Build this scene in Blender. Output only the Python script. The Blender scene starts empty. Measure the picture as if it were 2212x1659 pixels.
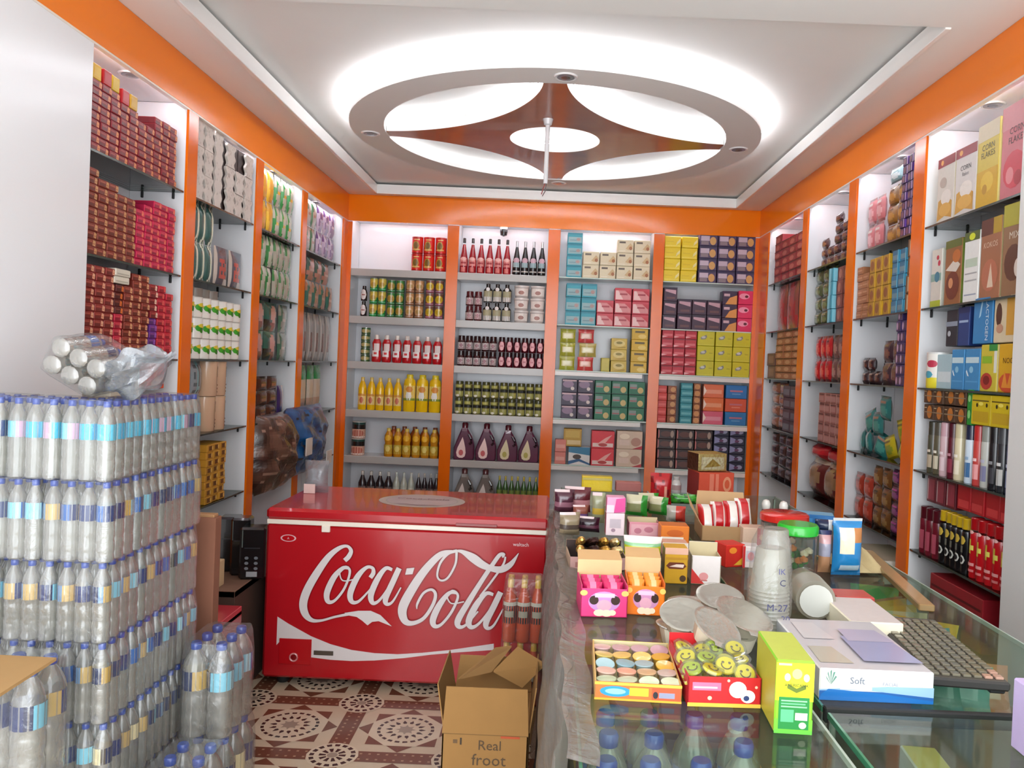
import bpy, math, random
from mathutils import noise
from mathutils import Vector, Matrix, Euler
random.seed(7)
S = bpy.context.scene
COL = S.collection
pi = math.pi
# ------------------------------------------------------------------ camera frame (one point perspective shop view)
F, CX, CY, VX, VY, ROLL, EYE = 1750., 1186., 812., 1194., 788., math.radians(2.4), 1.6
yw = Vector(((VX-CX)/F, -(VY-CY)/F, -1)).normalized()
u_ = Vector((math.sin(ROLL), math.cos(ROLL), 0))
zw = (u_ - yw*u_.dot(yw)).normalized()
xw = yw.cross(zw)
def ray(px, py):
    c = Vector(((px-CX)/F, -(py-CY)/F, -1)); return c.dot(xw), c.dot(yw), c.dot(zw)
def onX(px, py, x): a = ray(px, py); t = x/a[0]; return a[1]*t, EYE+a[2]*t      # -> y, z
def onY(px, py, y): a = ray(px, py); t = y/a[1]; return a[0]*t, EYE+a[2]*t      # -> x, z
def onZ(px, py, z): a = ray(px, py); t = (z-EYE)/a[2]; return a[0]*t, a[1]*t    # -> x, y
# ------------------------------------------------------------------ colour + mesh builder
def L1(c): return c/12.92 if c <= .04045 else ((c+.055)/1.055)**2.4
_lc = {}
def lin(h):
    if h not in _lc:
        s = h if len(h) == 6 else ''.join(a+a for a in h)
        _lc[h] = tuple(L1(int(s[i:i+2], 16)/255) for i in (0, 2, 4))+(1.,)
    return _lc[h]
def mixh(a, b, t):
    return '%02x%02x%02x' % tuple(int(round(int(a[i:i+2], 16)*(1-t)+int(b[i:i+2], 16)*t)) for i in (0, 2, 4))
class MB:
    def __init__(s): s.v = []; s.f = []; s.c = []; s.s = []
    def poly(s, pts, c, sm=False):
        i = len(s.v); s.v += [tuple(p) for p in pts]; s.f.append(tuple(range(i, i+len(pts)))); s.c.append(c); s.s.append(sm); return s
    def add(s, vs, fs, cs, sm=False):
        i = len(s.v); s.v += [tuple(p) for p in vs]
        for k, f in enumerate(fs):
            s.f.append(tuple(a+i for a in f)); s.c.append(cs if isinstance(cs, str) else cs[k]); s.s.append(sm)
        return s
    def box(s, x0, x1, y0, y1, z0, z1, c, ch=None, **fc):
        if x1 < x0: x0, x1 = x1, x0
        if y1 < y0: y0, y1 = y1, y0
        lo = (x0, y0, z0); hi = (x1, y1, z1); m = min(x1-x0, y1-y0, z1-z0)
        ch = min(m*.2, .0025) if ch is None else min(ch, m*.45)
        ce = Vector(((x0+x1)/2, (y0+y1)/2, (z0+z1)/2)); V = {}; vs = []
        for sx in (0, 1):
            for sy in (0, 1):
                for sz in (0, 1):
                    g = (sx, sy, sz)
                    for k in range(3):
                        V[g+(k,)] = len(vs)
                        vs.append(tuple((hi[a] if g[a] else lo[a])+(0 if a == k else (-ch if g[a] else ch)) for a in range(3)))
        fs = []; cs = []
        def put(ids, col):
            p = [Vector(vs[i]) for i in ids]; n = (p[1]-p[0]).cross(p[2]-p[0])
            if n.dot(sum(p, Vector())/len(p)-ce) < 0: ids = ids[::-1]
            fs.append(tuple(ids)); cs.append(col)
        nm = 'xyz'
        for k in range(3):
            a, b = [i for i in range(3) if i != k]
            for sg in (0, 1):
                ids = []
                for (p, q) in ((0, 0), (1, 0), (1, 1), (0, 1)):
                    g = [0, 0, 0]; g[k] = sg; g[a] = p; g[b] = q; ids.append(V[tuple(g)+(k,)])
                put(ids, fc.get('f'+nm[k]+str(sg), c))
            for p in (0, 1):
                for q in (0, 1):
                    g0 = [0, 0, 0]; g0[a] = p; g0[b] = q; g1 = list(g0); g1[k] = 1
                    put([V[tuple(g0)+(a,)], V[tuple(g1)+(a,)], V[tuple(g1)+(b,)], V[tuple(g0)+(b,)]], c)
        for g in [(i, j, k) for i in (0, 1) for j in (0, 1) for k in (0, 1)]:
            put([V[g+(0,)], V[g+(1,)], V[g+(2,)]], c)
        return s.add(vs, fs, cs)
    def lathe(s, prof, c, n=16, o=(0, 0, 0), sx=1, sy=1, sm=True, M=None):
        vs = []; fs = []; cs = []
        for (r, z) in prof:
            for k in range(n):
                a = 2*pi*(k+.5)/n-pi/2
                vs.append((o[0]+r*sx*math.cos(a), o[1]+r*sy*math.sin(a), o[2]+z))
        for i in range(len(prof)-1):
            for k in range(n):
                k2 = (k+1) % n; ang = 2*pi*(k+1)/n
                ang = ang if ang <= pi else ang-2*pi
                fs.append((i*n+k, i*n+k2, (i+1)*n+k2, (i+1)*n+k))
                cs.append(c if isinstance(c, str) else (c(i, ang) if callable(c) else c[min(i, len(c)-1)]))
        c0 = c if isinstance(c, str) else (c(0, 0) if callable(c) else c[0])
        c1 = c if isinstance(c, str) else (c(len(prof)-2, 0) if callable(c) else c[-1])
        if prof[0][0] > 1e-5: fs.append(tuple(range(n))[::-1]); cs.append(c0)
        if prof[-1][0] > 1e-5: fs.append(tuple((len(prof)-1)*n+k for k in range(n))); cs.append(c1)
        if M: vs = [tuple(M @ Vector(v)) for v in vs]
        return s.add(vs, fs, cs, sm)
    def tube(s, pts, r, c, n=8, closed=False):
        P = [Vector(p) for p in pts]; vs = []; fs = []; m = len(P)
        for i, p in enumerate(P):
            t = (P[(i+1) % m]-P[i-1]) if closed or 0 < i < m-1 else (P[1]-P[0] if i == 0 else P[-1]-P[-2])
            t.normalize(); a = t.cross(Vector((0, 0, 1)))
            if a.length < 1e-3: a = t.cross(Vector((0, 1, 0)))
            a.normalize(); b = t.cross(a); rr = r[i] if isinstance(r, (list, tuple)) else r
            for k in range(n): vs.append(p+a*rr*math.cos(2*pi*k/n)+b*rr*math.sin(2*pi*k/n))
        for i in range(m if closed else m-1):
            j = (i+1) % m
            for k in range(n): fs.append((i*n+k, j*n+k, j*n+(k+1) % n, i*n+(k+1) % n))
        if not closed: fs += [tuple(range(n)), tuple((m-1)*n+k for k in range(n))[::-1]]
        return s.add(vs, fs, c, True)
    def prism(s, pts, y0, y1, c, side=None):       # outline in xz pushed along y
        n = len(pts); vs = [(x, y0, z) for x, z in pts]+[(x, y1, z) for x, z in pts]
        ar = sum(pts[i][0]*pts[(i+1) % n][1]-pts[(i+1) % n][0]*pts[i][1] for i in range(n))
        fr = tuple(range(n)); fs = [fr, tuple(range(n, 2*n))[::-1]]+[(i, i+n, (i+1) % n+n, (i+1) % n) for i in range(n)]
        if ar < 0: fs = [f[::-1] for f in fs]
        return s.add(vs, fs, [c, c]+[side or c]*n)
    def sheet(s, fn, nx, ny, c, sm=True, wrap=False):  # fn(u,v)->(xyz); c colour or fn(u,v)
        vs = [fn(i/nx, j/ny) for j in range(ny+1) for i in range(nx+1)]; fs = []; cs = []
        for j in range(ny):
            for i in range(nx):
                a = j*(nx+1)+i; fs.append((a, a+1, a+nx+2, a+nx+1)); cs.append(c((i+.5)/nx, (j+.5)/ny) if callable(c) else c)
        return s.add(vs, fs, cs, sm)
    def pillow(s, w, h, t, c, nx=8, nz=10, o=(0, 0, 0), crimp=.06, cb=None, M=None):
        for sd in (-1, 1):
            def fn(u, v, sd=sd):
                vv = min(1, max(0, (v-crimp)/(1-2*crimp)))
                th = t/2*(max(0, 1-abs(2*u-1)**4)**.6)*(max(0, 1-abs(2*vv-1)**3.5)**.7)
                x = (u-.5)*w*(1-.07*math.sin(pi*v))*(-sd)
                p = (o[0]+x, o[1]+sd*th, o[2]+v*h)
                return tuple(M @ Vector(p)) if M else p
            cc = c if sd < 0 or cb is None else cb
            s.sheet(fn, nx, nz, (lambda u, v: cc(u, v)) if callable(cc) else cc)
        return s
    def decals(s, D, w, d, h, y=None):
        y0 = -d/2-.0007 if y is None else y
        for i, q in enumerate(D):
            k = q[0]; y = y0-.0003*i/ max(1, len(D))
            X = lambda u: (u-.5)*w
            if k == 'r': s.poly([(X(q[1]), y, q[2]*h), (X(q[3]), y, q[2]*h), (X(q[3]), y, q[4]*h), (X(q[1]), y, q[4]*h)], q[5])
            elif k == 'e':
                n = q[6] if len(q) > 6 else 14
                s.poly([(X(q[1])+q[3]*w*math.cos(2*pi*i/n), y, q[2]*h+q[4]*h*math.sin(2*pi*i/n)) for i in range(n)], q[5])
            elif k == 'p': s.poly([(X(a), y, b*h) for a, b in q[1]], q[2])
            elif k == 't': s.text(q[1], X(q[2]), q[3]*h, q[4]*h, q[5], y-.0004, (q[6] if len(q) > 6 else .9)*w)
        return s
    def text(s, t, cx, cz, hh, c, y, maxw=9, M=None):
        P, w = glyphs(t); k = min(hh, maxw/w)
        for pg in P:
            pp = [(cx+(a-w/2)*k, y, cz+(b-.36)*k) for a, b in pg]
            s.poly([M @ Vector(p) for p in pp] if M else pp, c)
        return s
    def xf(s, M): s.v = [tuple(M @ Vector(v)) for v in s.v]; return s
    def done(s, name, mat='print'):
        me = bpy.data.meshes.new(name); me.from_pydata(s.v, [], s.f)
        at = me.attributes.new('Col', 'FLOAT_COLOR', 'FACE')
        fl = []
        for c in s.c: fl += lin(c)
        at.data.foreach_set('color', fl)
        me.polygons.foreach_set('use_smooth', s.s)
        me.materials.append(MAT[mat]); me.update()
        if any(s.s): me.set_sharp_from_angle(angle=math.radians(42))
        return me
_gl = {}
def glyphs(t):
    if t not in _gl:
        cu = bpy.data.curves.new('lettering', 'FONT'); cu.body = t; cu.resolution_u = 2; cu.size = 1; cu.space_character = 1
        o = bpy.data.objects.new('lettering', cu); me = o.to_mesh()
        P = [[(me.vertices[i].co.x, me.vertices[i].co.y) for i in p.vertices] for p in me.polygons]
        w = max([a for p in P for a, b in p] or [1]); o.to_mesh_clear(); bpy.data.objects.remove(o); bpy.data.curves.remove(cu)
        _gl[t] = (P, w)
    return _gl[t]
# ------------------------------------------------------------------ materials
MAT = {}
def mat(name):
    m = bpy.data.materials.new(name); m.use_nodes = True; nt = m.node_tree; nt.nodes.clear()
    out = nt.nodes.new('ShaderNodeOutputMaterial'); MAT[name] = m
    def N(t, **k):
        n = nt.nodes.new(t)
        for a, b in k.items():
            if a.startswith('_'): setattr(n, a[1:], b)
            else: n.inputs[a].default_value = b
        return n
    return m, nt, out, N
def colmat(name, rough, metal=0., bump=0., bs=60., coat=0., trans=0., spec=.5, var=.05):
    m, nt, out, N = mat(name); l = nt.links.new
    a = N('ShaderNodeAttribute', _attribute_name='Col'); b = N('ShaderNodeBsdfPrincipled', Roughness=rough, Metallic=metal)
    b.inputs['Coat Weight'].default_value = coat; b.inputs['Specular IOR Level'].default_value = spec; b.inputs['Transmission Weight'].default_value = trans
    tc = N('ShaderNodeTexCoord'); nz = N('ShaderNodeTexNoise', Scale=bs, Detail=2.)
    l(tc.outputs['Object'], nz.inputs['Vector'])
    mr = N('ShaderNodeMapRange'); mr.inputs['To Min'].default_value = 1-var; mr.inputs['To Max'].default_value = 1+var
    l(nz.outputs[0], mr.inputs[0])
    mx = N('ShaderNodeVectorMath', _operation='SCALE'); l(a.outputs['Color'], mx.inputs[0]); l(mr.outputs[0], mx.inputs['Scale'])
    l(mx.outputs[0], b.inputs['Base Color'])
    if bump:
        bp = N('ShaderNodeBump', Strength=bump, Distance=.004); l(nz.outputs[0], bp.inputs['Height']); l(bp.outputs[0], b.inputs['Normal'])
    l(b.outputs[0], out.inputs[0])
colmat('print', .42); colmat('paper', .75, bs=25.); colmat('gloss', .2, coat=.3, bs=14., var=.03); colmat('foilpack', .24, bump=.5, bs=38., coat=.25, spec=.7)
colmat('metal', .3, metal=1.); colmat('foil', .26, metal=.85, bump=.35, bs=70.); colmat('rubber', .6)
colmat('laminate', .16, bs=3., var=.03, spec=.5); colmat('panel', .22, bs=2., var=.015); colmat('plaster', .7, bs=6., var=.015); colmat('tile', .2, bs=9., var=.1)
colmat('wood', .25, bs=7., var=.16, coat=.3); colmat('card', .8, bs=16., var=.07); colmat('enamel', .22, bs=4., var=.04, coat=.35); colmat('cloth', .9, bs=80.)
colmat('jelly', .25, trans=.25)
def clearmat(name, tint, dif, difc, kt, rough=.12, bump=0., bs=30., gl=.12, edge=.5):   # thin clear plastic: see-through + milky + shine
    m, nt, out, N = mat(name); l = nt.links.new
    tr = N('ShaderNodeBsdfTransparent'); tr.inputs[0].default_value = lin(tint)
    df = N('ShaderNodeBsdfDiffuse'); df.inputs[0].default_value = lin(difc); tl = N('ShaderNodeBsdfTranslucent'); tl.inputs[0].default_value = lin(difc)
    m1 = N('ShaderNodeMixShader'); m1.inputs[0].default_value = .5; l(df.outputs[0], m1.inputs[1]); l(tl.outputs[0], m1.inputs[2])
    m2 = N('ShaderNodeMixShader'); m2.inputs[0].default_value = dif; l(tr.outputs[0], m2.inputs[1]); l(m1.outputs[0], m2.inputs[2])
    g = N('ShaderNodeBsdfGlossy', Roughness=rough); lw = N('ShaderNodeLayerWeight', Blend=edge)
    mr = N('ShaderNodeMapRange'); mr.inputs['To Min'].default_value = gl*.35; mr.inputs['To Max'].default_value = min(1, gl*3); l(lw.outputs['Facing'], mr.inputs[0])
    m3 = N('ShaderNodeMixShader'); l(mr.outputs[0], m3.inputs[0]); l(m2.outputs[0], m3.inputs[1]); l(g.outputs[0], m3.inputs[2])
    if bump:
        tc = N('ShaderNodeTexCoord'); nz = N('ShaderNodeTexNoise', Scale=bs, Detail=3., Distortion=1.5); l(tc.outputs['Object'], nz.inputs['Vector'])
        bp = N('ShaderNodeBump', Strength=bump, Distance=.006); l(nz.outputs[0], bp.inputs['Height'])
        for x in (df, g, lw): l(bp.outputs[0], x.inputs['Normal'])
    l(m3.outputs[0], out.inputs[0])
clearmat('water', 'f6f7f4', .31, 'fcf7ec', 1, rough=.09, gl=.24)
clearmat('film', 'fafbfb', .07, 'e6e6e6', 1, rough=.16, bump=.7, bs=26., gl=.1)
clearmat('sheet', 'd8d4d0', .42, 'b9b2aa', 1, rough=.25, bump=.9, bs=13., gl=.12)
clearmat('cup', 'e8e6da', .45, 'dad6c6', 1, rough=.2, gl=.14)
clearmat('clear', 'eef2ee', .05, 'dddddd', 1, rough=.06, gl=.12)
clearmat('bagfilm', 'e8eef2', .3, 'd6dce2', 1, rough=.14, bump=.8, bs=22., gl=.2)
def glassmat(name, tint, ior=1.5, rough=.015):
    m, nt, out, N = mat(name); l = nt.links.new
    tr = N('ShaderNodeBsdfTransparent'); tr.inputs[0].default_value = lin(tint); g = N('ShaderNodeBsdfGlossy', Roughness=rough)
    fr = N('ShaderNodeFresnel', IOR=ior); mx = N('ShaderNodeMixShader'); l(fr.outputs[0], mx.inputs[0]); l(tr.outputs[0], mx.inputs[1]); l(g.outputs[0], mx.inputs[2]); l(mx.outputs[0], out.inputs[0])
clearmat('glass', 'eaf2ec', .06, 'b0b2a6', 1, rough=.04, gl=.065, edge=.3); glassmat('shelfglass', 'c9d9cf', 1.5); glassmat('greenedge', '5fa07e', 1.5)
def emit(name, c, s):
    m, nt, out, N = mat(name); e = N('ShaderNodeEmission', Strength=s); e.inputs[0].default_value = lin(c); nt.links.new(e.outputs[0], out.inputs[0])
emit('led', 'f6f8ff', 32.); emit('ledbay', 'f2f4ff', 24.)
# ------------------------------------------------------------------ objects
def obj(name, me, parent=None, loc=(0, 0, 0), rot=(0, 0, 0)):
    o = bpy.data.objects.new(name, me); COL.objects.link(o); o.location = loc; o.rotation_euler = rot
    if parent: o.parent = parent
    return o
def thing(name, label, cat, parts, loc=(0, 0, 0), rz=0., group=None, rot=None, kind=None):
    p0 = parts[0]
    if p0[0] is None: root = obj(name, p0[1]); parts = parts[1:]
    else: root = obj(name, None)
    root.location = loc; root.rotation_euler = rot if rot else (0, 0, rz)
    root['label'] = label; root['category'] = cat
    if group: root['group'] = group
    if kind: root['kind'] = kind
    for p in parts:
        o = obj(p[0], p[1], root)
        if len(p) > 2 and isinstance(p[2], str): o['label'] = p[2]
        for q in (p[2] if len(p) > 2 and not isinstance(p[2], str) else []): obj(q[0], q[1], o)
    return root
def struct(name, mb, m, label=None):
    o = obj(name, mb.done(name, m)); o['kind'] = 'structure'; o['label'] = label or name.replace('_', ' '); o['category'] = name.split('_')[0]; return o
ORD = 'zeroth first second third fourth fifth sixth seventh eighth ninth tenth eleventh twelfth thirteenth fourteenth fifteenth sixteenth seventeenth eighteenth'.split()
XL, XR, YB = -1.80, 1.72, 6.93
SZ = {'L': [2.36, 1.956, 1.552, 1.163, .775, .36], 'B': [2.357, 1.95, 1.56, 1.145, .75, .36], 'R': [2.32, 1.937, 1.565, 1.178, .80, .36]}
RZ = {'L': pi/2, 'B': 0., 'R': -pi/2}
def wpos(W, t, q, z):
    return (XL-q, t, z) if W == 'L' else ((XR+q, t, z) if W == 'R' else (t, YB+q, z))
BAYN = {(w, k): '%s bay %s' % (n, 'one two three four'.split()[k-1]) for w, n in (('L', 'left'), ('R', 'right'), ('B', 'back')) for k in (1, 2, 3, 4)}
def stack(W, bay, sh, t0, t1, h, counts, design, name, base, cat, d=.12, q=.03, fill=.95, jit=1., z=None, hz=None, skip=()):
    """grid of single goods on a shelf: columns run left to right as seen, rows upward"""
    n = len(counts); cw = abs(t1-t0)/n; parts = design(cw*fill, d, (hz or h)*.985); z = SZ[W][sh] if z is None else z
    lab = base+' '+BAYN[W, bay]
    for i in range(n):
        t = t0+(t1-t0)*(i+.5)/n
        for r in range(counts[i]):
            if (i, r) in skip: continue
            ex = (', ' + ORD[i+1]+' from left' if n > 1 else '')+(', '+ORD[r+1]+' up' if max(counts) > 1 else '')
            j = random.uniform(-1, 1)*jit; p = wpos(W, t+random.uniform(-1, 1)*.0012*jit, q+d/2+.004*j, z+r*h+.0005)
            thing(name, lab+ex, cat, parts, p, RZ[W]+random.uniform(-1, 1)*.02*jit, group=base+' '+BAYN[W, bay])
# ---- product designs: each returns f(w,d,h) -> parts
def ct(c, D=(), side=None, top=None, m='print', name=None):
    def f(w, d, h):
        b = MB(); b.box(-w/2, w/2, -d/2, d/2, 0, h, c, fx0=side or c, fx1=side or c, fz1=top or c); b.decals(D, w, d, h)
        return [(name, b.done('carton', m))]
    return f
def can(bands, lid='b8b4ac', D=None, n=16, rim=True):
    def f(w, d, h):
        r = w/2; b = MB(); zs = [0]+[z for z, c in bands]
        prof = [(r*.93, 0)]+[(r, max(zs[i], .03)*h if i == 0 else zs[i]*h) for i in range(len(zs))][0:]
        prof[-1] = (r, h*.97)
        b.lathe(prof, [bands[0][1]]+[c for z, c in bands], n)
        if D: b.curved(D, r, h)
        t = MB().lathe([(r*1.02, h*.955), (r*1.02, h), (r*.9, h), (r*.88, h*.985), (0, h*.985)], lid, n)
        return [(None, b.done('can', 'gloss')), ('lid', t.done('lid', 'metal' if lid == 'b8b4ac' else 'gloss'))]
    return f
def curved(s, D, r, h, sy=1):            # patches wrapped round the front of a round body
    for i, q in enumerate(D):
        R = r*1.006+.0004*i
        if q[0] == 'r':
            n = 6; A = [(q[1]+(q[3]-q[1])*k/n) for k in range(n+1)]
            for k in range(n):
                a, b = A[k]*pi/2, A[k+1]*pi/2
                s.poly([(R*math.sin(a), -R*sy*math.cos(a), q[2]*h), (R*math.sin(b), -R*sy*math.cos(b), q[2]*h), (R*math.sin(b), -R*sy*math.cos(b), q[4]*h), (R*math.sin(a), -R*sy*math.cos(a), q[4]*h)], q[5], True)
        else:
            n = 6; m = 5      # ellipse in strips
            for k in range(n):
                ua, ub = -1+2*k/n, -1+2*(k+1)/n; ha, hb = math.sqrt(1-ua*ua), math.sqrt(1-ub*ub)
                a, b = (q[1]+ua*q[3])*pi/2, (q[1]+ub*q[3])*pi/2
                s.poly([(R*math.sin(a), -R*sy*math.cos(a), (q[2]-ha*q[4])*h), (R*math.sin(b), -R*sy*math.cos(b), (q[2]-hb*q[4])*h), (R*math.sin(b), -R*sy*math.cos(b), (q[2]+hb*q[4])*h), (R*math.sin(a), -R*sy*math.cos(a), (q[2]+ha*q[4])*h)], q[5], True)
    return s
MB.curved = curved
def bottle(prof, body, capz, capc, label=None, m='gloss', sy=1., n=16, capr=None, capm='gloss'):
    """prof (r,z) fractions of half width / height, label (z0,z1,[curved patches]) ; cap from capz to the top"""
    def f(w, d, h):
        r = w/2; b = MB().lathe([(a*r, z*h) for a, z in prof], body, n, sy=sy)
        cr = (capr or prof[-1][0]*1.12)*r
        c = MB().lathe([(cr, capz*h), (cr, h*.985), (cr*.85, h), (0, h)], capc, n, sy=sy if sy > .7 else 1)
        P = [(None, b.done('bottle_body', m)), ('cap', c.done('cap', capm))]
        if label:
            g = MB().curved(label, r, h, sy); P.append(('label', g.done('label', 'print')))
        return P
    return f
def pouch(fn, t=.05, m='foilpack', nx=8, nz=10, crimp=.06, cb=None):
    def f(w, d, h): return [(None, MB().pillow(w, h, min(t, d), fn, nx, nz, crimp=crimp, cb=cb).done('pouch', m))]
    return f
# ================================================================== setting
W0 = 'e4e4e6'; OR = 'ee7d0c'
def floor():
    b = MB(); b.box(-2.3, 2.2, -.6, 7.4, -.1, 0, 'c8b79d', ch=0)
    z = [0.0004]
    def at(pts, c, k): b.poly([(x, y, .0004+.0003*k) for x, y in pts], c)
    def ngon(cx, cy, r, n, c, k, a0=0.): at([(cx+r*math.cos(a0+2*pi*i/n), cy+r*math.sin(a0+2*pi*i/n)) for i in range(n)], c, k)
    def ring(cx, cy, r0, r1, n, c, k, duty=.6, tooth=False):
        for i in range(n):
            a = 2*pi*i/n; e = 2*pi/n*duty/2
            if tooth: at([(cx+r0*math.cos(a-e), cy+r0*math.sin(a-e)), (cx+r1*math.cos(a), cy+r1*math.sin(a)), (cx+r0*math.cos(a+e), cy+r0*math.sin(a+e))], c, k)
            else: at([(cx+r0*math.cos(a-e), cy+r0*math.sin(a-e)), (cx+r1*math.cos(a-e), cy+r1*math.sin(a-e)), (cx+r1*math.cos(a+e), cy+r1*math.sin(a+e)), (cx+r0*math.cos(a+e), cy+r0*math.sin(a+e))], c, k)
    P = .5; BR = '6b4433'; CR = 'd2c2a8'; BK = '2a2624'; GR = '9a8c7c'
    for i in range(-3, 6):
        for j in range(-14, 10):
            sx, sy = -.817+P*i, 3.72+P*j; bx, by = sx+P/2, sy-P/2
            if not (-2.1 < bx < 2. and -.4 < by < 7.1): continue
            ngon(bx, by, .205, 4, BR, 1); ngon(bx, by, .205, 4, BR, 1.4, pi/4)
            for k in range(4):
                a = k*pi/2+pi/8
            ngon(bx, by, .163, 8, CR, 2, pi/8); ring(bx, by, .108, .122, 22, BK, 3, .62); ring(bx, by, .066, .088, 14, BK, 3, .7, True)
            ring(bx, by, .066, .058, 14, BK, 3, .5); ngon(bx, by, .03, 12, GR, 3); ring(bx, by, .03, .045, 8, GR, 3, .6, True)
            for (dx, dy) in ((1, 0), (0, 1)):
                hx, hy = (P/2-.085, .043) if dx else (.043, P/2-.085); cx, cy = sx+dx*P/2, sy+dy*P/2
                at([(cx-hx, cy-hy), (cx+hx, cy-hy), (cx+hx, cy+hy), (cx-hx, cy+hy)], BR, 2)
                for q in range(9):
                    for s_ in (-.022, .022):
                        o = -.14+q*.035; X, Y = (cx+o, cy+s_) if dx else (cx+s_, cy+o); e = .005
                        at([(X-e, Y-e), (X+e, Y-e), (X+e, Y+e), (X-e, Y+e)], 'a9886c', 3)
            ngon(sx, sy, .104, 16, CR, 3); ring(sx, sy, .074, .092, 16, BK, 4, .62); ring(sx, sy, .026, .054, 10, BK, 4, .55); ngon(sx, sy, .022, 10, GR, 4)
    struct('floor', b, 'tile', 'cream and brown medallion patterned tile floor')
floor()
def room():
    b = MB(); b.box(XL-.42, XL, -.6, 3.10, -.05, 2.755, W0, ch=0); b.box(XL-.42, XL-.03, -.6, 3.10, 2.7, 3.2, W0, ch=0); b.box(XL-.42, XL-.30, 3.10, 7.4, -.05, 3.2, W0, ch=0)
    struct('wall_left', b, 'panel', 'white laminate left wall panel')
    b = MB(); b.box(XR, XR+.42, -.6, 3.045, -.05, 2.755, 'dcdcda', ch=0); b.box(XR+.03, XR+.42, -.6, 3.045, 2.7, 3.2, 'dcdcda', ch=0); b.box(XR+.30, XR+.42, 3.045, 7.4, -.05, 3.2, W0, ch=0)
    struct('wall_right', b, 'panel', 'white laminate right wall panel')
    b = MB(); b.box(XL-.42, XR+.42, YB+.30, YB+.45, -.05, 3.2, W0, ch=0); struct('wall_back', b, 'panel', 'white back wall panel')
    b = MB(); Z = 2.985; CW = 'ecebe7'
    x0, x1, y0, y1 = -1.56, 1.505, 3.2, 6.85
    b.box(XL-.42, x0, -.6, 7.38, Z, Z+.06, CW, ch=0); b.box(x1, XR+.42, -.6, 7.38, Z, Z+.06, CW, ch=0)
    b.box(x0, x1, -.6, y0, Z, Z+.06, CW, ch=0); b.box(x0, x1, y1, 7.38, Z, Z+.06, CW, ch=0)
    b.box(XL-.42, XR+.42, -.6, 7.38, 3.075, 3.2, CW, ch=0)
    struct('ceiling', b, 'plaster', 'white plaster ceiling with recessed rectangular tray')
    b = MB(); c = 'eeece8'; t = .022; zb, zt = Z-.006, 3.058
    b.box(x0-.002, x0+t, y0, y1, zb, zt, c); b.box(x1-t, x1+.002, y0, y1, zb, zt, c); b.box(x0, x1, y1-t, y1+.002, zb, zt, c)
    struct('trim_4', b, 'panel', 'white edge trim round the ceiling recess')
    for k, (nm, a) in enumerate((('trim_1', (XL-.02, XL+.004, -.6, YB)), ('trim_2', (XL, XR, YB-.0, YB+.02)), ('trim_3', (XR-.004, XR+.02, -.6, YB)))):
        b = MB(); b.box(a[0], a[1], a[2], a[3], 2.76, 2.984, OR, ch=.001)
        if k == 0: b.box(XL-.021, XL+.003, -.6, YB, 2.752, 2.762, 'e9ddd0', ch=.0005)
        if k == 2: b.box(XR-.003, XR+.021, -.6, YB, 2.752, 2.762, 'e9ddd0', ch=.0005)
        struct(nm, b, 'laminate', ('orange fascia along the left wall', 'orange fascia across the back wall', 'orange fascia along the right wall')[k])
room()
# ------------------------------------------------------------------ shelving bays
BAY = {'L': [(3.10, 3.90), (4.005, 4.81), (4.91, 5.69), (5.79, 6.78)], 'R': [(3.045, 3.84), (3.955, 4.71), (4.825, 5.605), (5.71, 6.62)], 'B': [(-1.76, -.942), (-.846, -.08), (.02, .82), (.91, 1.685)]}
PIL = {'L': [(3.90, 4.005), (4.81, 4.91), (5.69, 5.79), (6.78, 6.93)], 'R': [(3.84, 3.955), (4.71, 4.825), (5.605, 5.71), (6.62, 6.93)], 'B': [(-1.80, -1.76), (-.942, -.846), (-.08, .02), (.82, .91), (1.685, 1.72)]}
DEP = {'L': .27, 'R': .27, 'B': .28}
def wbox(b, W, t0, t1, q0, q1, z0, z1, c, front=None, ch=None):
    p, q = wpos(W, t0, q0, z0), wpos(W, t1, q1, z1); fc = {}
    if front: fc = {('fx1' if W == 'L' else 'fx0' if W == 'R' else 'fy0'): front}
    b.box(p[0], q[0], p[1], q[1], z0, z1, c, ch, **fc)
WN = {'L': 'left', 'R': 'right', 'B': 'back'}
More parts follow.
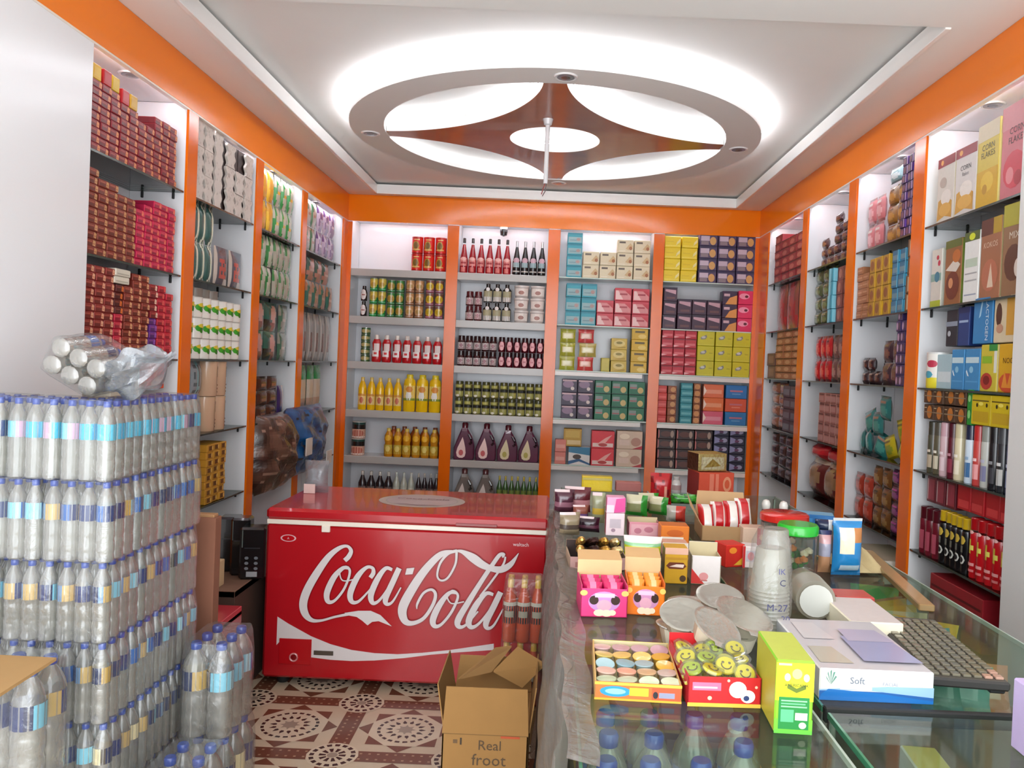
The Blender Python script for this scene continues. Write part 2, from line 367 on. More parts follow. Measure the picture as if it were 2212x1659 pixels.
for W in 'LRB':
    D = DEP[W]
    for i, (a, c) in enumerate(PIL[W]):
        b = MB(); wbox(b, W, a+.001, c-.001, .004, D, .02, 2.7815, W0, ch=.001)
        g = MB(); wbox(g, W, a-.001, c+.001, -.006, .006, .0, 2.7515, 'e4690a', ch=.001)
        pl = ('corner post' if (W != 'B' and i == 3) or (W == 'B' and i in (0, 4)) else 'post %s bay %d and %d' % ('between', i+1, i+2) if W != 'B' else 'post between bay %d and %d' % (i, i+1))
        if W == 'B' and i in (0, 4): pl = ('left corner strip', 'right corner strip')[i // 4]
        thing('shelf_pillar', 'orange fronted %s of the %s wall shelving' % (pl, WN[W]), 'pillar', [('core', b.done('core', 'panel')), ('orange_front', g.done('orange_front', 'laminate'))], group='orange pillars')
    for i, (a, c) in enumerate(BAY[W]):
        P = []
        b = MB(); wbox(b, W, a, c, D, D+.018, .02, 2.80, 'e6e6ea', ch=0); P.append(('back_panel', b.done('back_panel', 'panel')))
        b = MB(); wbox(b, W, a, c, .004, D, 2.782, 2.80, 'd8d8da', ch=0); P.append(('top_panel', b.done('top_panel', 'panel')))
        b = MB(); wbox(b, W, a, c, .03, D, .02, .08, 'cfc9c2', ch=0); P.append(('plinth', b.done('plinth', 'panel')))
        for k, zs in enumerate(SZ[W]):
            if W == 'L' and i == 2 and k == 4: continue
            b = MB()
            if W == 'B' and i < 2 or k == 5: wbox(b, W, a, c, .012, D, zs-.062 if W == 'B' else zs-.02, zs, 'c9c5c1', front='b5b1ac'); P.append(('shelf', b.done('shelf', 'panel')))
            elif W == 'B':
                wbox(b, W, a, c, .012, D, zs-.010, zs, 'cfe0d6'); wbox(b, W, a, c-(.05 if i == 2 else .0), .0, .010, zs-.048, zs-.011, 'e2ded8') if k > 1 else None; P.append(('shelf', b.done('shelf', 'panel')))
            else:
                wbox(b, W, a, c, .012, D, zs-.009, zs, 'cfe0d6'); P.append(('glass_shelf', b.done('glass_shelf', 'shelfglass')))
                e = MB(); wbox(e, W, a, c, .008, .0125, zs-.009, zs, '2c3a35', ch=0); P.append(('glass_edge', e.done('glass_edge', 'gloss')))
                for q in (.05, .2):
                    e = MB(); s_ = c if W == 'L' else c; wbox(e, W, c-.012, c, q, q+.01, zs-.04, zs-.0095, '1d1d1f'); P.append(('shelf_clip', e.done('shelf_clip', 'rubber')))
        e = MB(); wbox(e, W, a+.04, c-.04, .022, .032, 2.772, 2.780, 'ffffff'); P.append(('led_bar', e.done('led_bar', 'ledbay')))
        thing('shelving_unit', 'white shelving unit of the %s with goods on its shelves' % BAYN[W, i+1], 'shelf', P, group='shelving units')
# ------------------------------------------------------------------ ceiling rosette
RC = (-.045, 4.975)
def rosette():
    R, r, z0, z1 = 1.225, 1.025, 2.965, 3.022; cx, cy = RC; o = (cx, cy, 0)
    b = MB(); n = 96; vs = []; fs = []
    for k in range(n):
        a = 2*pi*k/n; vs += [(cx+q*math.cos(a), cy+q*math.sin(a), z) for q, z in ((r, z0), (R, z0), (R, z1), (r, z1))]
    for k in range(n):
        j = (k+1) % n
        for e in range(4): fs.append((k*4+e, k*4+(e+1) % 4, j*4+(e+1) % 4, j*4+e))
    fs = [f[::-1] for f in fs]; b.add(vs, fs, 'efedea', True); P = [('ring', b.done('ring', 'plaster'))]
    # four pointed star panel with a round hole
    N = 40; out = []; hw = .058
    for q in range(4):
        for i in range(N):
            t = i/(N-1)*pi/2; e = 2/.62
            x, y = hw+(1.02-hw)*math.cos(t)**e, hw+(1.02-hw)*math.sin(t)**e
            for _ in range(q): x, y = -y, x
            out.append((x, y))
    m = len(out); hr = .275; b = MB(); vs = []; fs = []; cs = []
    for x, y in out:
        a = math.atan2(y, x); vs += [(cx+x, cy+y, 2.972), (cx+hr*math.cos(a), cy+hr*math.sin(a), 2.972), (cx+x, cy+y, z1), (cx+hr*math.cos(a), cy+hr*math.sin(a), z1)]
    for k in range(m):
        j = (k+1) % m; fs += [(k*4+1, k*4, j*4, j*4+1)[::-1], (k*4+2, k*4+3, j*4+3, j*4+2), (k*4, k*4+2, j*4+2, j*4), (k*4+3, k*4+1, j*4+1, j*4+3)]; cs += ['a8541f', 'e6e4e0', 'e6e4e0', 'e6e4e0']
    b.add(vs, fs, cs); P.append(('star_panel', b.done('star_panel', 'wood')))
    led = MB()
    for q in (R+.009,): led.tube([(cx+q*math.cos(2*pi*k/96), cy+q*math.sin(2*pi*k/96), z1+.012) for k in range(96)], .0045, 'ffffff', 5, True)
    led.tube([(cx+x*1.02, cy+y*1.02, z1+.012) for x, y in out], .0045, 'ffffff', 5, True)
    led.tube([(cx+.295*math.cos(2*pi*k/32), cy+.295*math.sin(2*pi*k/32), z1+.006) for k in range(32)], .0045, 'ffffff', 5, True)
    P.append(('led_strip', led.done('led_strip', 'led')))
    thing('ceiling_rosette', 'round white ceiling ring with brown four pointed star and hidden strip lights', 'ceiling ornament', P)
rosette()
def downlight(label, x, y, z, r=.047, group=None):
    a = MB().lathe([(r*.78, -.004), (r*.95, -.006), (r*1.05, -.001), (r*1.05, .0), (r*.78, 0)], 'f4f4f4', 24)
    b = MB().lathe([(0, -.0066), (r*.4, -.0068), (r*.76, -.0056)], lambda i, t: '4c4c52' if i == 0 else '84848c', 24)
    thing('downlight', label, 'light', [('trim_ring', a.done('trim_ring', 'gloss')), ('lens', b.done('lens', 'gloss'))], (x, y, z), group=group)
for nm, px, py in (('near edge', 1222, 168), ('left side', 808, 288), ('right side', 1592, 322), ('far edge', 1207, 397)):
    x, y = onZ(px, py, 2.965); d = math.hypot(x-RC[0], y-RC[1]); k = 1.125/d; downlight('small round downlight on the %s of the white ceiling ring' % nm, RC[0]+(x-RC[0])*k, RC[1]+(y-RC[1])*k, 2.9645, .055, 'ring downlights')
for W in 'LR':
    for i, (a, c) in enumerate(BAY[W]): downlight('round white downlight above the goods in the '+BAYN[W, i+1], (XL-.08) if W == 'L' else XR+.10, (a+c)/2+(.02 if i == 0 else 0), 2.7815, .05, 'bay downlights')
for i, (a, c) in enumerate(BAY['B']): downlight('round white downlight above the goods in the '+BAYN['B', i+1], (a+c)/2, YB+.12, 2.7815, .045, 'bay downlights')
x, y = onZ(1184, 258, 2.97)
b = MB().tube([(0, 0, -.005), (0, 0, -.36)], .0125, 'e8e8ea', 12); c = MB().lathe([(.014, -.035), (.022, -.03), (.03, 0), (0, 0)], 'dddde0', 16)
w = MB().tube([(0, .0, -.35), (-.012, 0, -.39), (-.02, 0, -.42)], .003, '8a3b3b', 6).tube([(.005, 0, -.35), (.0, .005, -.40), (-.015, .0, -.43)], .003, '6b5a5a', 6)
thing('fan_rod', 'bare white fan rod with loose wires hanging below the star', 'fan rod', [('tube', b.done('tube', 'gloss')), ('canopy', c.done('canopy', 'gloss')), ('wire', w.done('wire', 'rubber'))], (x, y, 2.971))
# small camera on the back fascia
b = MB().lathe([(.0, -.06), (.028, -.05), (.033, -.02), (.03, 0)], '17171a', 14); c = MB().box(-.03, .03, -.02, .02, 0, .035, 'e6e6e8')
x, z = onY(1087, 508, YB); thing('security_camera', 'small black dome camera under the back fascia above dark bottles', 'camera', [('dome', b.done('dome', 'gloss')), ('mount', c.done('mount', 'gloss'))], (x, YB+.06, 2.745))
# ------------------------------------------------------------------ chest freezer
YF = 3.86
def stroke(b, pts, y, col, grow=0, n=10, mp=None):
    """brush line through (px,py,width)"""
    P = [Vector(p) for p in pts]; Q = []
    for i in range(len(P)-1):
        p0, p1, p2, p3 = P[max(i-1, 0)], P[i], P[i+1], P[min(i+2, len(P)-1)]
        for k in range(n):
            t = k/n; Q.append(.5*((2*p1)+(p2-p0)*t+(2*p0-5*p1+4*p2-p3)*t*t+(3*p1-p0-3*p2+p3)*t**3))
    Q.append(P[-1]); A = []; B = []
    for i, q in enumerate(Q):
        t = (Q[min(i+1, len(Q)-1)]-Q[max(i-1, 0)]); t.z = 0; t.normalize(); w = max(q.z, 1)/2+grow
        yi = y-i*.0000026; A.append(mp(q.x-t.y*w, q.y+t.x*w, yi)); B.append(mp(q.x+t.y*w, q.y-t.x*w, yi))
    for i in range(len(Q)-1):
        f = [A[i], A[i+1], B[i+1], B[i]]
        nn = (Vector(f[1])-Vector(f[0])).cross(Vector(f[2])-Vector(f[0]))
        b.poly(f if nn.y < 0 else f[::-1], col)
def freezer():
    x0, x1, RED = -1.335, .010, 'b0141e'; P = []
    b = MB(); b.box(x0, x1, YF, 4.56, .045, .786, RED, ch=.012); P.append(('body', b.done('body', 'enamel')))
    b = MB(); b.box(x0-.003, x1+.003, YF-.008, 4.57, .806, .862, RED, ch=.014); P.append(('lid', b.done('lid', 'enamel')))
    b = MB(); b.box(x0+.002, x1-.002, YF-.004, 4.56, .785, .807, 'ece2d2', ch=.002); P.append(('white_strip', b.done('white_strip', 'gloss')))
    for k, (fx, fy) in enumerate(((x0+.08, YF+.08), (x1-.08, YF+.08), (x0+.08, 4.48), (x1-.08, 4.48))):
        P.append(('foot', MB().lathe([(.025, 0), (.03, .01), (.03, .05)], '1a1a1a', 12, o=(fx, fy, 0)).done('foot', 'rubber')))
    b = MB(); hx, hz = onY(705, 1140, YF); b.box(hx-.02, hx+.02, YF-.012, YF, hz-.02, hz+.012, 'f0e4d6'); P.append(('lid_catch', b.done('lid_catch', 'gloss')))
    ax, az = onY(985, 1127, YF-.008); bx, bz = onY(1074, 1130, YF-.008); b = MB(); b.box(ax, bx, YF-.0135, YF-.007, .814, .828, '8a0a12'); P.append(('handle', b.done('handle', 'enamel')))
    cp = lambda X, Y, y: (onY(380+X/2.633, 1040+Y/2.633, YF)[0], y, onY(380+X/2.633, 1040+Y/2.633, YF)[1])
    g = MB()
    def fill(pts, y, c):
        f = [cp(a, b_, y) for a, b_ in pts]; ar = sum(f[i][0]*f[i-1][2]-f[i-1][0]*f[i][2] for i in range(len(f))); g.poly(f if ar < 0 else f[::-1], c)
    ST = [  # hand brushed script letters
     [(962, 448, 26), (985, 425, 27), (998, 392, 22), (975, 366, 16), (930, 378, 24), (872, 425, 34), (810, 510, 42), (752, 610, 46), (727, 690, 46), (738, 750, 40), (775, 786, 24), (830, 788, 14), (905, 768, 13), (985, 752, 16)],
     [(985, 490, 18), (950, 492, 22), (900, 545, 32), (862, 630, 34), (868, 680, 26), (905, 675, 16), (955, 615, 14), (985, 545, 13), (990, 500, 14), (965, 483, 12), (935, 510, 8), (950, 560, 7), (1010, 555, 7), (1042, 525, 8)],
     [(1108, 545, 24), (1125, 518, 24), (1120, 490, 18), (1085, 488, 20), (1035, 540, 32), (995, 630, 34), (1002, 680, 26), (1040, 680, 16), (1095, 625, 10), (1122, 590, 8)],
     [(1232, 500, 18), (1195, 492, 22), (1150, 550, 32), (1112, 640, 34), (1122, 688, 24), (1160, 672, 15), (1215, 595, 13), (1262, 500, 16)],
     [(1272, 490, 30), (1240, 560, 32), (1196, 660, 32), (1202, 694, 22), (1235, 680, 13), (1282, 600, 7)],
     [(1598, 400, 14), (1590, 470, 12), (1548, 545, 12), (1508, 560, 11), (1488, 530, 11), (1505, 462, 13), (1550, 408, 16), (1600, 392, 18)],
     [(1575, 396, 18), (1505, 415, 34), (1420, 500, 44), (1345, 610, 50), (1292, 715, 52), (1302, 785, 40), (1345, 803, 26), (1410, 775, 20), (1462, 700, 19), (1478, 640, 18), (1455, 612, 15), (1410, 632, 14), (1376, 690, 13), (1372, 722, 5)],
     [(1590, 392, 10), (1630, 397, 22), (1690, 432, 48), (1740, 468, 44), (1790, 490, 34), (1850, 498, 38), (1905, 468, 30), (1950, 405, 3)],
     [(1858, 430, 10), (1866, 412, 16), (1840, 418, 22), (1795, 480, 24), (1735, 570, 26), (1660, 690, 32), (1606, 785, 36), (1612, 822, 26), (1650, 812, 14), (1720, 735, 8)],
     [(1875, 425, 10), (1862, 470, 12), (1800, 560, 12), (1730, 650, 10)],
     [(1596, 630, 16), (1555, 632, 22), (1500, 700, 34), (1464, 780, 36), (1474, 818, 26), (1512, 808, 16), (1568, 740, 15), (1604, 660, 14), (1596, 628, 13), (1570, 618, 9), (1545, 650, 8), (1570, 690, 7), (1640, 680, 7)],
     [(1806, 640, 18), (1765, 634, 22), (1712, 695, 34), (1668, 785, 36), (1680, 824, 26), (1722, 806, 15), (1785, 730, 14), (1838, 635, 16)],
     [(1848, 625, 32), (1812, 700, 34), (1766, 795, 34), (1774, 830, 22), (1810, 812, 13), (1862, 720, 7)]]
    TAIL = [(960, 745), (1040, 733), (1110, 733), (1165, 757), (1230, 822), (1155, 792), (1118, 796), (1092, 816), (1062, 790), (1030, 768), (985, 760)]
    WH = 'dcd3d2'
    for lay, (yy, col, gr) in enumerate(((YF-.0010, '8d0d16', 4.5), (YF-.0020, WH, 0))):
        for si, s_ in enumerate(ST): stroke(g, s_, yy-si*.00038-(.0052 if lay else 0), col, gr, mp=cp)
        if lay: fill(TAIL, yy-.0051, col)
        fill([(1313-gr, 494-gr), (1357+gr, 490-gr), (1346+gr, 527+gr), (1304-gr, 530+gr)], yy, col)
    fill([(578, 768), (640, 808), (770, 880), (880, 925), (1000, 958), (1130, 976), (1260, 982), (1400, 974), (1560, 958), (1808, 922), (1808, 958), (1600, 972), (1450, 985), (1300, 1004), (1130, 1018), (1000, 1021), (880, 1014), (770, 1000), (700, 960), (600, 900), (572, 930)], YF-.0012, WH)
    P.append(('script_logo', g.done('script_logo', 'gloss'), 'white script lettering'))
    g = MB(); (px0, pz1), (px1, pz0) = onY(380+590/2.633, 1040+890/2.633, YF), onY(380+768/2.633, 1040+1042/2.633, YF)
    g.box(px0, px1, YF-.006, YF, pz0, pz1, 'b30d18'); cc = ((px0+px1)/2-.005, pz0+.035)
    pn = g.done('control_panel', 'enamel')
    kn = MB().tube([(cc[0]+.018*math.cos(2*pi*k/16), YF-.009, cc[1]+.018*math.sin(2*pi*k/16)) for k in range(16)], .004, 'd98f8f', 6, True); kn.lathe([(.012, 0), (.012, .006), (0, .007)], '7c0810', 12, M=Matrix.Translation((cc[0], YF-.004, cc[1])) @ Matrix.Rotation(pi/2, 4, 'X'))
    P.append(('control_panel', pn, [('dial', kn.done('dial', 'gloss'))]))
    (ax, az), (bx, bz) = onY(380+785/2.633, 1040+960/2.633, YF), onY(380+895/2.633, 1040+990/2.633, YF)
    P.append(('rating_plate', MB().box(ax, bx, YF-.004, YF, bz, az, '8d8a84').done('rating_plate', 'metal')))
    ex, ez = onY(380+640/2.633, 1040+322/2.633, YF); g = MB()
    for q, c in ((1, 'e0b8ba'), (.8, 'b30d18')): g.decals([('e', .5, .5, .5*q, .5*q, c, 20)], .075, 0, .034, y=YF-.001-(1-q)*.003)
    g.v = [(v[0]+ex, v[1], v[2]+ez-.017) for v in g.v]
    g.text('A', ex, ez, .016, 'e0b8ba', YF-.0024)
    P.append(('badge', g.done('badge', 'gloss')))
    ex, ez = onY(380+1962/2.633, 1040+358/2.633, YF); P.append(('maker_name', MB().text('waltach', ex, ez, .03, 'e6d2d2', YF-.0012, .075).done('maker_name', 'gloss')))
    # round sticker on the lid
    q0, q1 = onZ(812, 1084, .862), onZ(1003, 1088, .862); ra = (q1[0]-q0[0])/2; cx, cy = (q0[0]+q1[0])/2, 4.215
    g = MB(); T = Matrix.Translation((cx, cy, .8624)) @ Matrix.Rotation(-pi/2, 4, 'X')
    for k, (q, c) in enumerate(((1, 'b9aba2'), (.84, 'a39a96'), (.81, 'b7a6a6'))): g.poly([(cx+ra*q*math.cos(2*pi*i/40), cy+ra*.86*q*math.sin(2*pi*i/40), .8626+k*.0004) for i in range(40)], c)
    g.text('Coca-Cola', 0, .05, .17, '80585c', -.0022, ra*1.25, M=T)
    g.poly([(cx-ra*.6, cy-.10, .8646), (cx, cy-.15, .8646), (cx+ra*.6, cy-.12, .8646), (cx, cy-.13, .8646)], '8c6a6c')
    P.append(('lid_sticker', g.done('lid_sticker', 'print')))
    thing('chest_freezer', 'large red chest freezer with white script lettering on the tiled floor', 'freezer', P)
freezer()
# ================================================================== goods on the back wall
def sb(bay, sh, x0, x1, yr, ph, counts, design, name, base, cat, **k):
    s_ = YB/F; k.setdefault('q', .018); stack('B', bay, sh, onY(x0, yr, YB)[0], onY(x1, yr, YB)[0], ph*s_, counts, design, name, base, cat, **k)
# ---- first bay
sb(1, 0, 886, 963, 545, 37, [2, 2, 2], can([(.08, 'a51a14'), (.9, 'd8241a'), (.97, 'b01c14')], lid='c83020', D=[('e', -.1, .45, .42, .3, 'b8862a'), ('e', -.1, .48, .3, .2, '7a5a1c'), ('r', -.5, .2, .4, .28, 'e0b060'), ('r', -.3, .8, .3, .86, 'e9c070')]), 'food_can', 'red food can with gold emblem in', 'can', d=.1)
squat = [(.85, 0), (.95, .04), (.95, .55), (.6, .78), (.5, .8)]
sb(1, 1, 776, 791, 650, 33, [2], bottle(squat, '2a1a1c', .8, '1c1416', [('e', 0, .42, .6, .34, 'e2d8d4'), ('r', -.3, .36, .3, .44, '9a5a50')]), 'sauce_bottle', 'small dark bottle with pale label in', 'bottle', d=.055)
gg = lambda a, c, e: can([(.5, a), (.93, c), (.97, a)], lid='8a8878', D=[('e', 0, .5, .72, .3, e), ('e', 0, .5, .45, .16, mixh(e, '8a6a20', .5)), ('r', -.7, .1, .7, .17, mixh(a, 'ffffff', .35))])
sb(1, 1, 795, 832, 640, 28, [3, 3], gg('1f8a3e', 'c9b24a', 'd8b850'), 'food_tin', 'green and gold tin in', 'can', d=.075)
sb(1, 1, 833, 871, 640, 27, [3, 3], gg('2c6a34', '3c7c3c', 'c8a24a'), 'food_tin', 'dark green tin with gold oval in', 'can', d=.075)
sb(1, 1, 873, 914, 640, 27.5, [3, 3], gg('8a5a3a', 'b98858', 'dcb080'), 'food_tin', 'tan brown tin with fruit picture in', 'can', d=.08)
sb(1, 1, 917, 957, 640, 28, [3, 3], gg('8c4a5a', '7a5040', 'e8c820'), 'food_tin', 'purple tin with yellow oval in', 'can', d=.08)
sb(1, 2, 776, 797, 740, 14.8, [5], can([(.3, '3a5a34'), (.7, '9a9a62'), (.97, '2f5a34')], D=[('e', 0, .5, .6, .3, 'b8a870')]), 'flat_tin', 'flat green tin in tall stack in', 'can', d=.085)
hour = [(.8, 0), (.98, .05), (1, .25), (.8, .48), (.95, .7), (.6, .84), (.4, .86)]
sb(1, 2, 800, 955, 750, 60, [1]*7, bottle(hour, 'b8141c', .84, 'e8dcd4', [('r', -.55, .2, .35, .42, 'f4ece8'), ('r', -.3, .42, .45, .68, 'ead8d4'), ('r', -.3, .28, .1, .36, 'd84040')], sy=.6, capr=.45), 'ketchup_bottle', 'red squeeze bottle with white cap in', 'bottle', d=.06)
yb = [(.9, 0), (1, .04), (1, .66), (.75, .78), (.4, .88), (.38, .9)]
sb(1, 3, 770, 866, 850, 72, [1]*5, bottle(yb, 'eebc10', .88, 'e0c060', [('r', -.7, .16, .7, .48, 'f0d89a'), ('r', -.7, .42, .7, .49, 'd89838'), ('e', 0, .3, .3, .1, 'c86a48')], sy=.8), 'yellow_bottle', 'slim yellow bottle with cream label in', 'bottle', d=.08)
yb2 = [(.92, 0), (1, .03), (1, .74), (.9, .84), (.55, .9), (.5, .92)]
sb(1, 3, 868, 951, 850, 82, [1]*3, bottle(yb2, 'f0c414', .9, 'e8d030', [('r', -.75, .3, .75, .7, 'f2dc90'), ('e', 0, .42, .35, .12, 'f4f0e4'), ('e', .05, .6, .4, .08, 'd88a28'), ('r', -.8, .3, .8, .36, '8a9a30')], sy=.85), 'juice_bottle', 'large yellow bottle with cream label in', 'bottle', d=.1)
sb(1, 4, 754, 785, 950, 37, [2], can([(.55, 'd8a890'), (.82, '231d1c'), (.97, '2a4a44')], lid='cfc8c0', D=[('e', 0, .3, .7, .2, 'b86858'), ('r', -.8, .05, .8, .12, 'ece0d8')]), 'paint_tin', 'pink and black round tin in', 'can', d=.12)
sq = [(.9, 0), (1, .06), (1, .28), (.82, .48), (1, .6), (.95, .74), (.5, .88), (.42, .9)]
sb(1, 4, 827, 946, 950, 63, [1]*6, bottle(sq, 'c9861c', .89, 'd8b84a', [('r', -.8, .1, .8, .42, 'c8b040'), ('e', 0, .66, .5, .1, 'f0b828'), ('e', 0, .28, .4, .1, 'e8d070')]), 'juice_bottle', 'amber juice bottle with yellow cap in', 'bottle', d=.078)
sb(1, 4, 832, 946, 950, 66, [1]*5, bottle(sq, 'a8501c', .89, '8a4a2c'), 'juice_bottle', 'amber juice bottle of the rear row in', 'bottle', d=.075, q=.11)
wn = [(.9, 0), (1, .04), (1, .6), (.6, .75), (.36, .86), (.34, .88)]
sb(1, 5, 770, 846, 1040, 66, [1]*4, bottle(wn, '2a2024', .86, 'c8c4bc', [('r', -.7, .2, .7, .5, '8a7a74')]), 'dark_bottle', 'dark bottle left of pale ones in', 'bottle', d=.075)
sb(1, 5, 846, 894, 1040, 66, [1]*3, bottle(wn, 'b9bdae', .86, 'c8d0c8', [('r', -.7, .2, .7, .5, 'd8d8cc')]), 'pale_bottle', 'pale green white bottle on lowest shelf in', 'bottle', d=.065)
sb(1, 5, 896, 948, 1040, 66, [1]*4, bottle(wn, '2a1c20', .86, 'b8b4ac', [('r', -.7, .2, .7, .5, '7a6a64')]), 'dark_bottle', 'dark bottle right of the pale bottles in', 'bottle', d=.06)
# ---- second bay
sc = [(.9, 0), (1, .03), (1, .36), (.62, .62), (.36, .8), (.34, .82)]
sb(2, 0, 991, 1104, 560, 77, [1]*6, bottle(sc, '9c1620', .86, '241416', [('r', -.62, .2, .55, .42, 'e08a84'), ('e', 0, .4, .5, .05, 'f0b8b0'), ('r', -.35, .03, .3, .16, 'd06a64'), ('r', -.4, .26, .4, .31, 'a02830')], capr=.36), 'syrup_bottle', 'tall red syrup bottle with dark cap in', 'bottle', d=.075)
sb(2, 0, 1106, 1180, 560, 75, [1]*4, bottle(sc, '141012', .82, 'c9c9cc', [('e', 0, .42, .55, .08, 'd0a8b4'), ('r', -.55, .22, .5, .36, '9ab0b4'), ('r', -.6, .08, .6, .12, 'b8b0a8')], capr=.34, capm='metal'), 'cordial_bottle', 'tall black bottle with silver cap in', 'bottle', d=.075)
jr = [(.88, 0), (1, .05), (1, .62), (.8, .74), (.78, .76)]
lab = lambda a, c, z1=.55: [('r', -.75, .1, .75, z1, a), ('e', 0, .35, .3, .12, c), ('r', -.5, .16, .5, .2, c)]
sb(2, 1, 1004, 1041, 660, 32, [2, 2], bottle(jr, '4a1218', .72, '5a1a20', lab('ead6d4', 'b08088'), capr=.86), 'jam_jar', 'maroon jam jar with white label in', 'jar', d=.07)
sq2 = [(.95, 0), (1, .04), (1, .66), (.5, .8), (.42, .82)]
sb(2, 1, 1042, 1104, 650, 41, [2, 2, 2], bottle(sq2, '1a1412', .8, '221a18', [('r', -.7, .05, .7, .3, 'f2ece6'), ('r', -.7, .3, .7, .62, 'a8a080'), ('e', 0, .7, .3, .1, 'e8e0dc')], sy=.9), 'honey_jar', 'black square jar with white label in', 'jar', d=.08)
tub = [(.8, 0), (.84, .04), (.98, .84), (1, .86)]
sb(2, 1, 1108, 1178, 655, 27, [3, 3], bottle(tub, 'd8ccc6', .86, 'e6dcd6', [('r', -.6, .15, .6, .75, 'efe4dc'), ('e', 0, .4, .25, .16, 'a87a70')], capr=1.0), 'white_tub', 'white tapered plastic tub in', 'tub', d=.13)
sb(2, 2, 986, 1073, 755, 33, [2]*5, bottle(jr, '3a1014', .7, '2a1012', lab('eadedc', '9a7078'), capr=.88), 'jam_jar', 'dark capped jam jar with white label in', 'jar', d=.07)
sb(2, 2, 1075, 1175, 755, 33, [2]*6, bottle(jr, '4c0a18', .72, '2c0a10', [('e', -.02, .4, .5, .3, 'f0b4b8'), ('r', -.25, .35, .2, .45, 'c87880')], capr=.84), 'pickle_jar', 'wine red jar with pink oval label in', 'jar', d=.066)
jt = [(.9, 0), (1, .06), (1, .4), (.78, .52), (1, .6), (1, .8), (.85, .84)]
sb(2, 3, 981, 1173, 860, 36, [2]*10, bottle(jt, '6d6a3a', .82, '4c4a24', [('r', -.75, .08, .75, .38, 'b4b060'), ('e', -.2, .12, .3, .07, 'ece8d8'), ('r', -.9, .42, .9, .56, '1c1a12'), ('r', -.5, .62, .4, .78, 'b0ac58'), ('r', -.75, .1, -.6, .8, 'd8d8c4')], capr=.9), 'spread_jar', 'olive glass jar in two row block in', 'jar', d=.075)
def jug(c, lc, lc2):
    def f(w, d, h):
        P2 = [(-.46, 0), (.46, 0), (.5, .06), (.49, .4), (.38, .62), (.2, .78), (.14, .84), (-.14, .84), (-.18, .78), (-.36, .52), (-.5, .3), (-.5, .06)]
        b = MB(); n = len(P2)
        vs = []; fs = []
        for k, (q, yy) in enumerate(((.9, -.5), (1, -.36), (1, .36), (.9, .5))): vs += [(x*w*q, yy*d, .02*h+z*h*(q if z > .4 else 1)) for x, z in P2]
        for k in range(3): fs += [(k*n+i, k*n+(i+1) % n, (k+1)*n+(i+1) % n, (k+1)*n+i) for i in range(n)]
        fs += [tuple(range(n))[::-1], tuple(range(3*n, 4*n))]; fs[-2] = tuple(range(n)); fs[-1] = tuple(range(3*n, 4*n))[::-1]
        fs = [f_[::-1] if i < 3*n else f_ for i, f_ in enumerate(fs)]
        b.add(vs, [f_ for f_ in fs], c, False); b.box(-.5*w, .46*w, -.35*d, .35*d, 0, .05*h, c)
        hd = MB().tube([(.22*w, -.5*d-.004, .70*h), (.34*w, -.5*d-.01, .58*h), (.36*w, -.5*d-.01, .48*h), (.27*w, -.5*d-.004, .44*h)], .012, mixh(c, '000000', .35), 8)
        cp = MB().lathe([(.15*w, .84*h), (.15*w, .97*h), (.11*w, h), (0, h)], mixh(c, '5a0008', .5), 14)
        drop = [(-.02, .62), (.05, .5), (.12, .34), (.15, .2), (.11, .1), (0, .06), (-.16, .06), (-.27, .1), (-.31, .2), (-.26, .32), (-.15, .46)]
        g = MB(); g.decals([('p', [(.5+a-.05, z) for a, z in drop], lc), ('e', .5-.13, .2, .11, .08, lc2)], w, d, h, y=-d/2-.004)
        return [(None, b.done('jug_body', 'gloss')), ('handle', hd.done('handle', 'gloss')), ('cap', cp.done('cap', 'gloss')), ('label', g.done('label', 'print'))]
    return f
sb(2, 4, 979, 1073, 950, 82, [1, 1], jug('5c2c42', 'f0cdc6', 'b84a4c'), 'detergent_jug', 'purple jug with pink drop label in', 'jug', d=.10)
sb(2, 4, 1073, 1166, 950, 80, [1, 1], jug('5c2c42', 'd8c8a0', 'a89a40'), 'detergent_jug', 'purple jug with yellowish drop label in', 'jug', d=.10)
sb(2, 5, 979, 1070, 1040, 80, [1, 1], jug('77706a', 'd8cfc8', '8a8078'), 'detergent_jug', 'grey jug on lowest shelf in', 'jug', d=.10)
sb(2, 5, 1072, 1164, 1040, 68, [1]*7, bottle(wn, '3a5a2c', .86, 'b8a83c', [('r', -.7, .2, .7, .55, '7a8a3a')]), 'green_bottle', 'green bottle with yellow cap on lowest shelf in', 'bottle', d=.05)
# ---- third bay
def pic(base, D, **k): return ct(base, D, **k)
TE = pic('2f97a8', [('r', .06, .12, .94, .62, '8fb0b4'), ('r', 0, .86, 1, 1, '1f7f92'), ('r', .15, .3, .6, .36, '5f8088'), ('e', .72, .4, .14, .14, 'a88a84')], top='1f8ea4')
sb(3, 0, 1224, 1258, 560, 24, [4], TE, 'biscuit_box', 'teal biscuit box in top left stack in', 'box', d=.14)
CRM = pic('dccfae', [('r', .12, .72, .5, .86, '5a4a3c'), ('r', .1, .12, .5, .16, 'f4ecd8'), ('p', [(.5, .3), (.8, .75), (.95, .5), (.7, .2)], 'c8a878'), ('e', .82, .35, .1, .14, '9a5a28')])
sb(3, 0, 1259, 1406, 560, 28.5, [2, 2, 3, 3], CRM, 'biscuit_box', 'cream biscuit box with brown logo in', 'box', d=.14)
sb(3, 1, 1221, 1289, 660, 30, [3, 3], TE, 'biscuit_box', 'teal biscuit box on second shelf in', 'box', d=.14)
RPK = pic('c03a48', [('r', .05, .1, .95, .8, 'd88a8a'), ('p', [(.05, .1), (.5, .1), (.2, .8), (.05, .8)], 'f0c8c4'), ('p', [(.6, .8), (.95, .8), (.95, .4)], 'b82838'), ('r', .3, .45, .75, .58, 'a02838')], top='a81c2c')
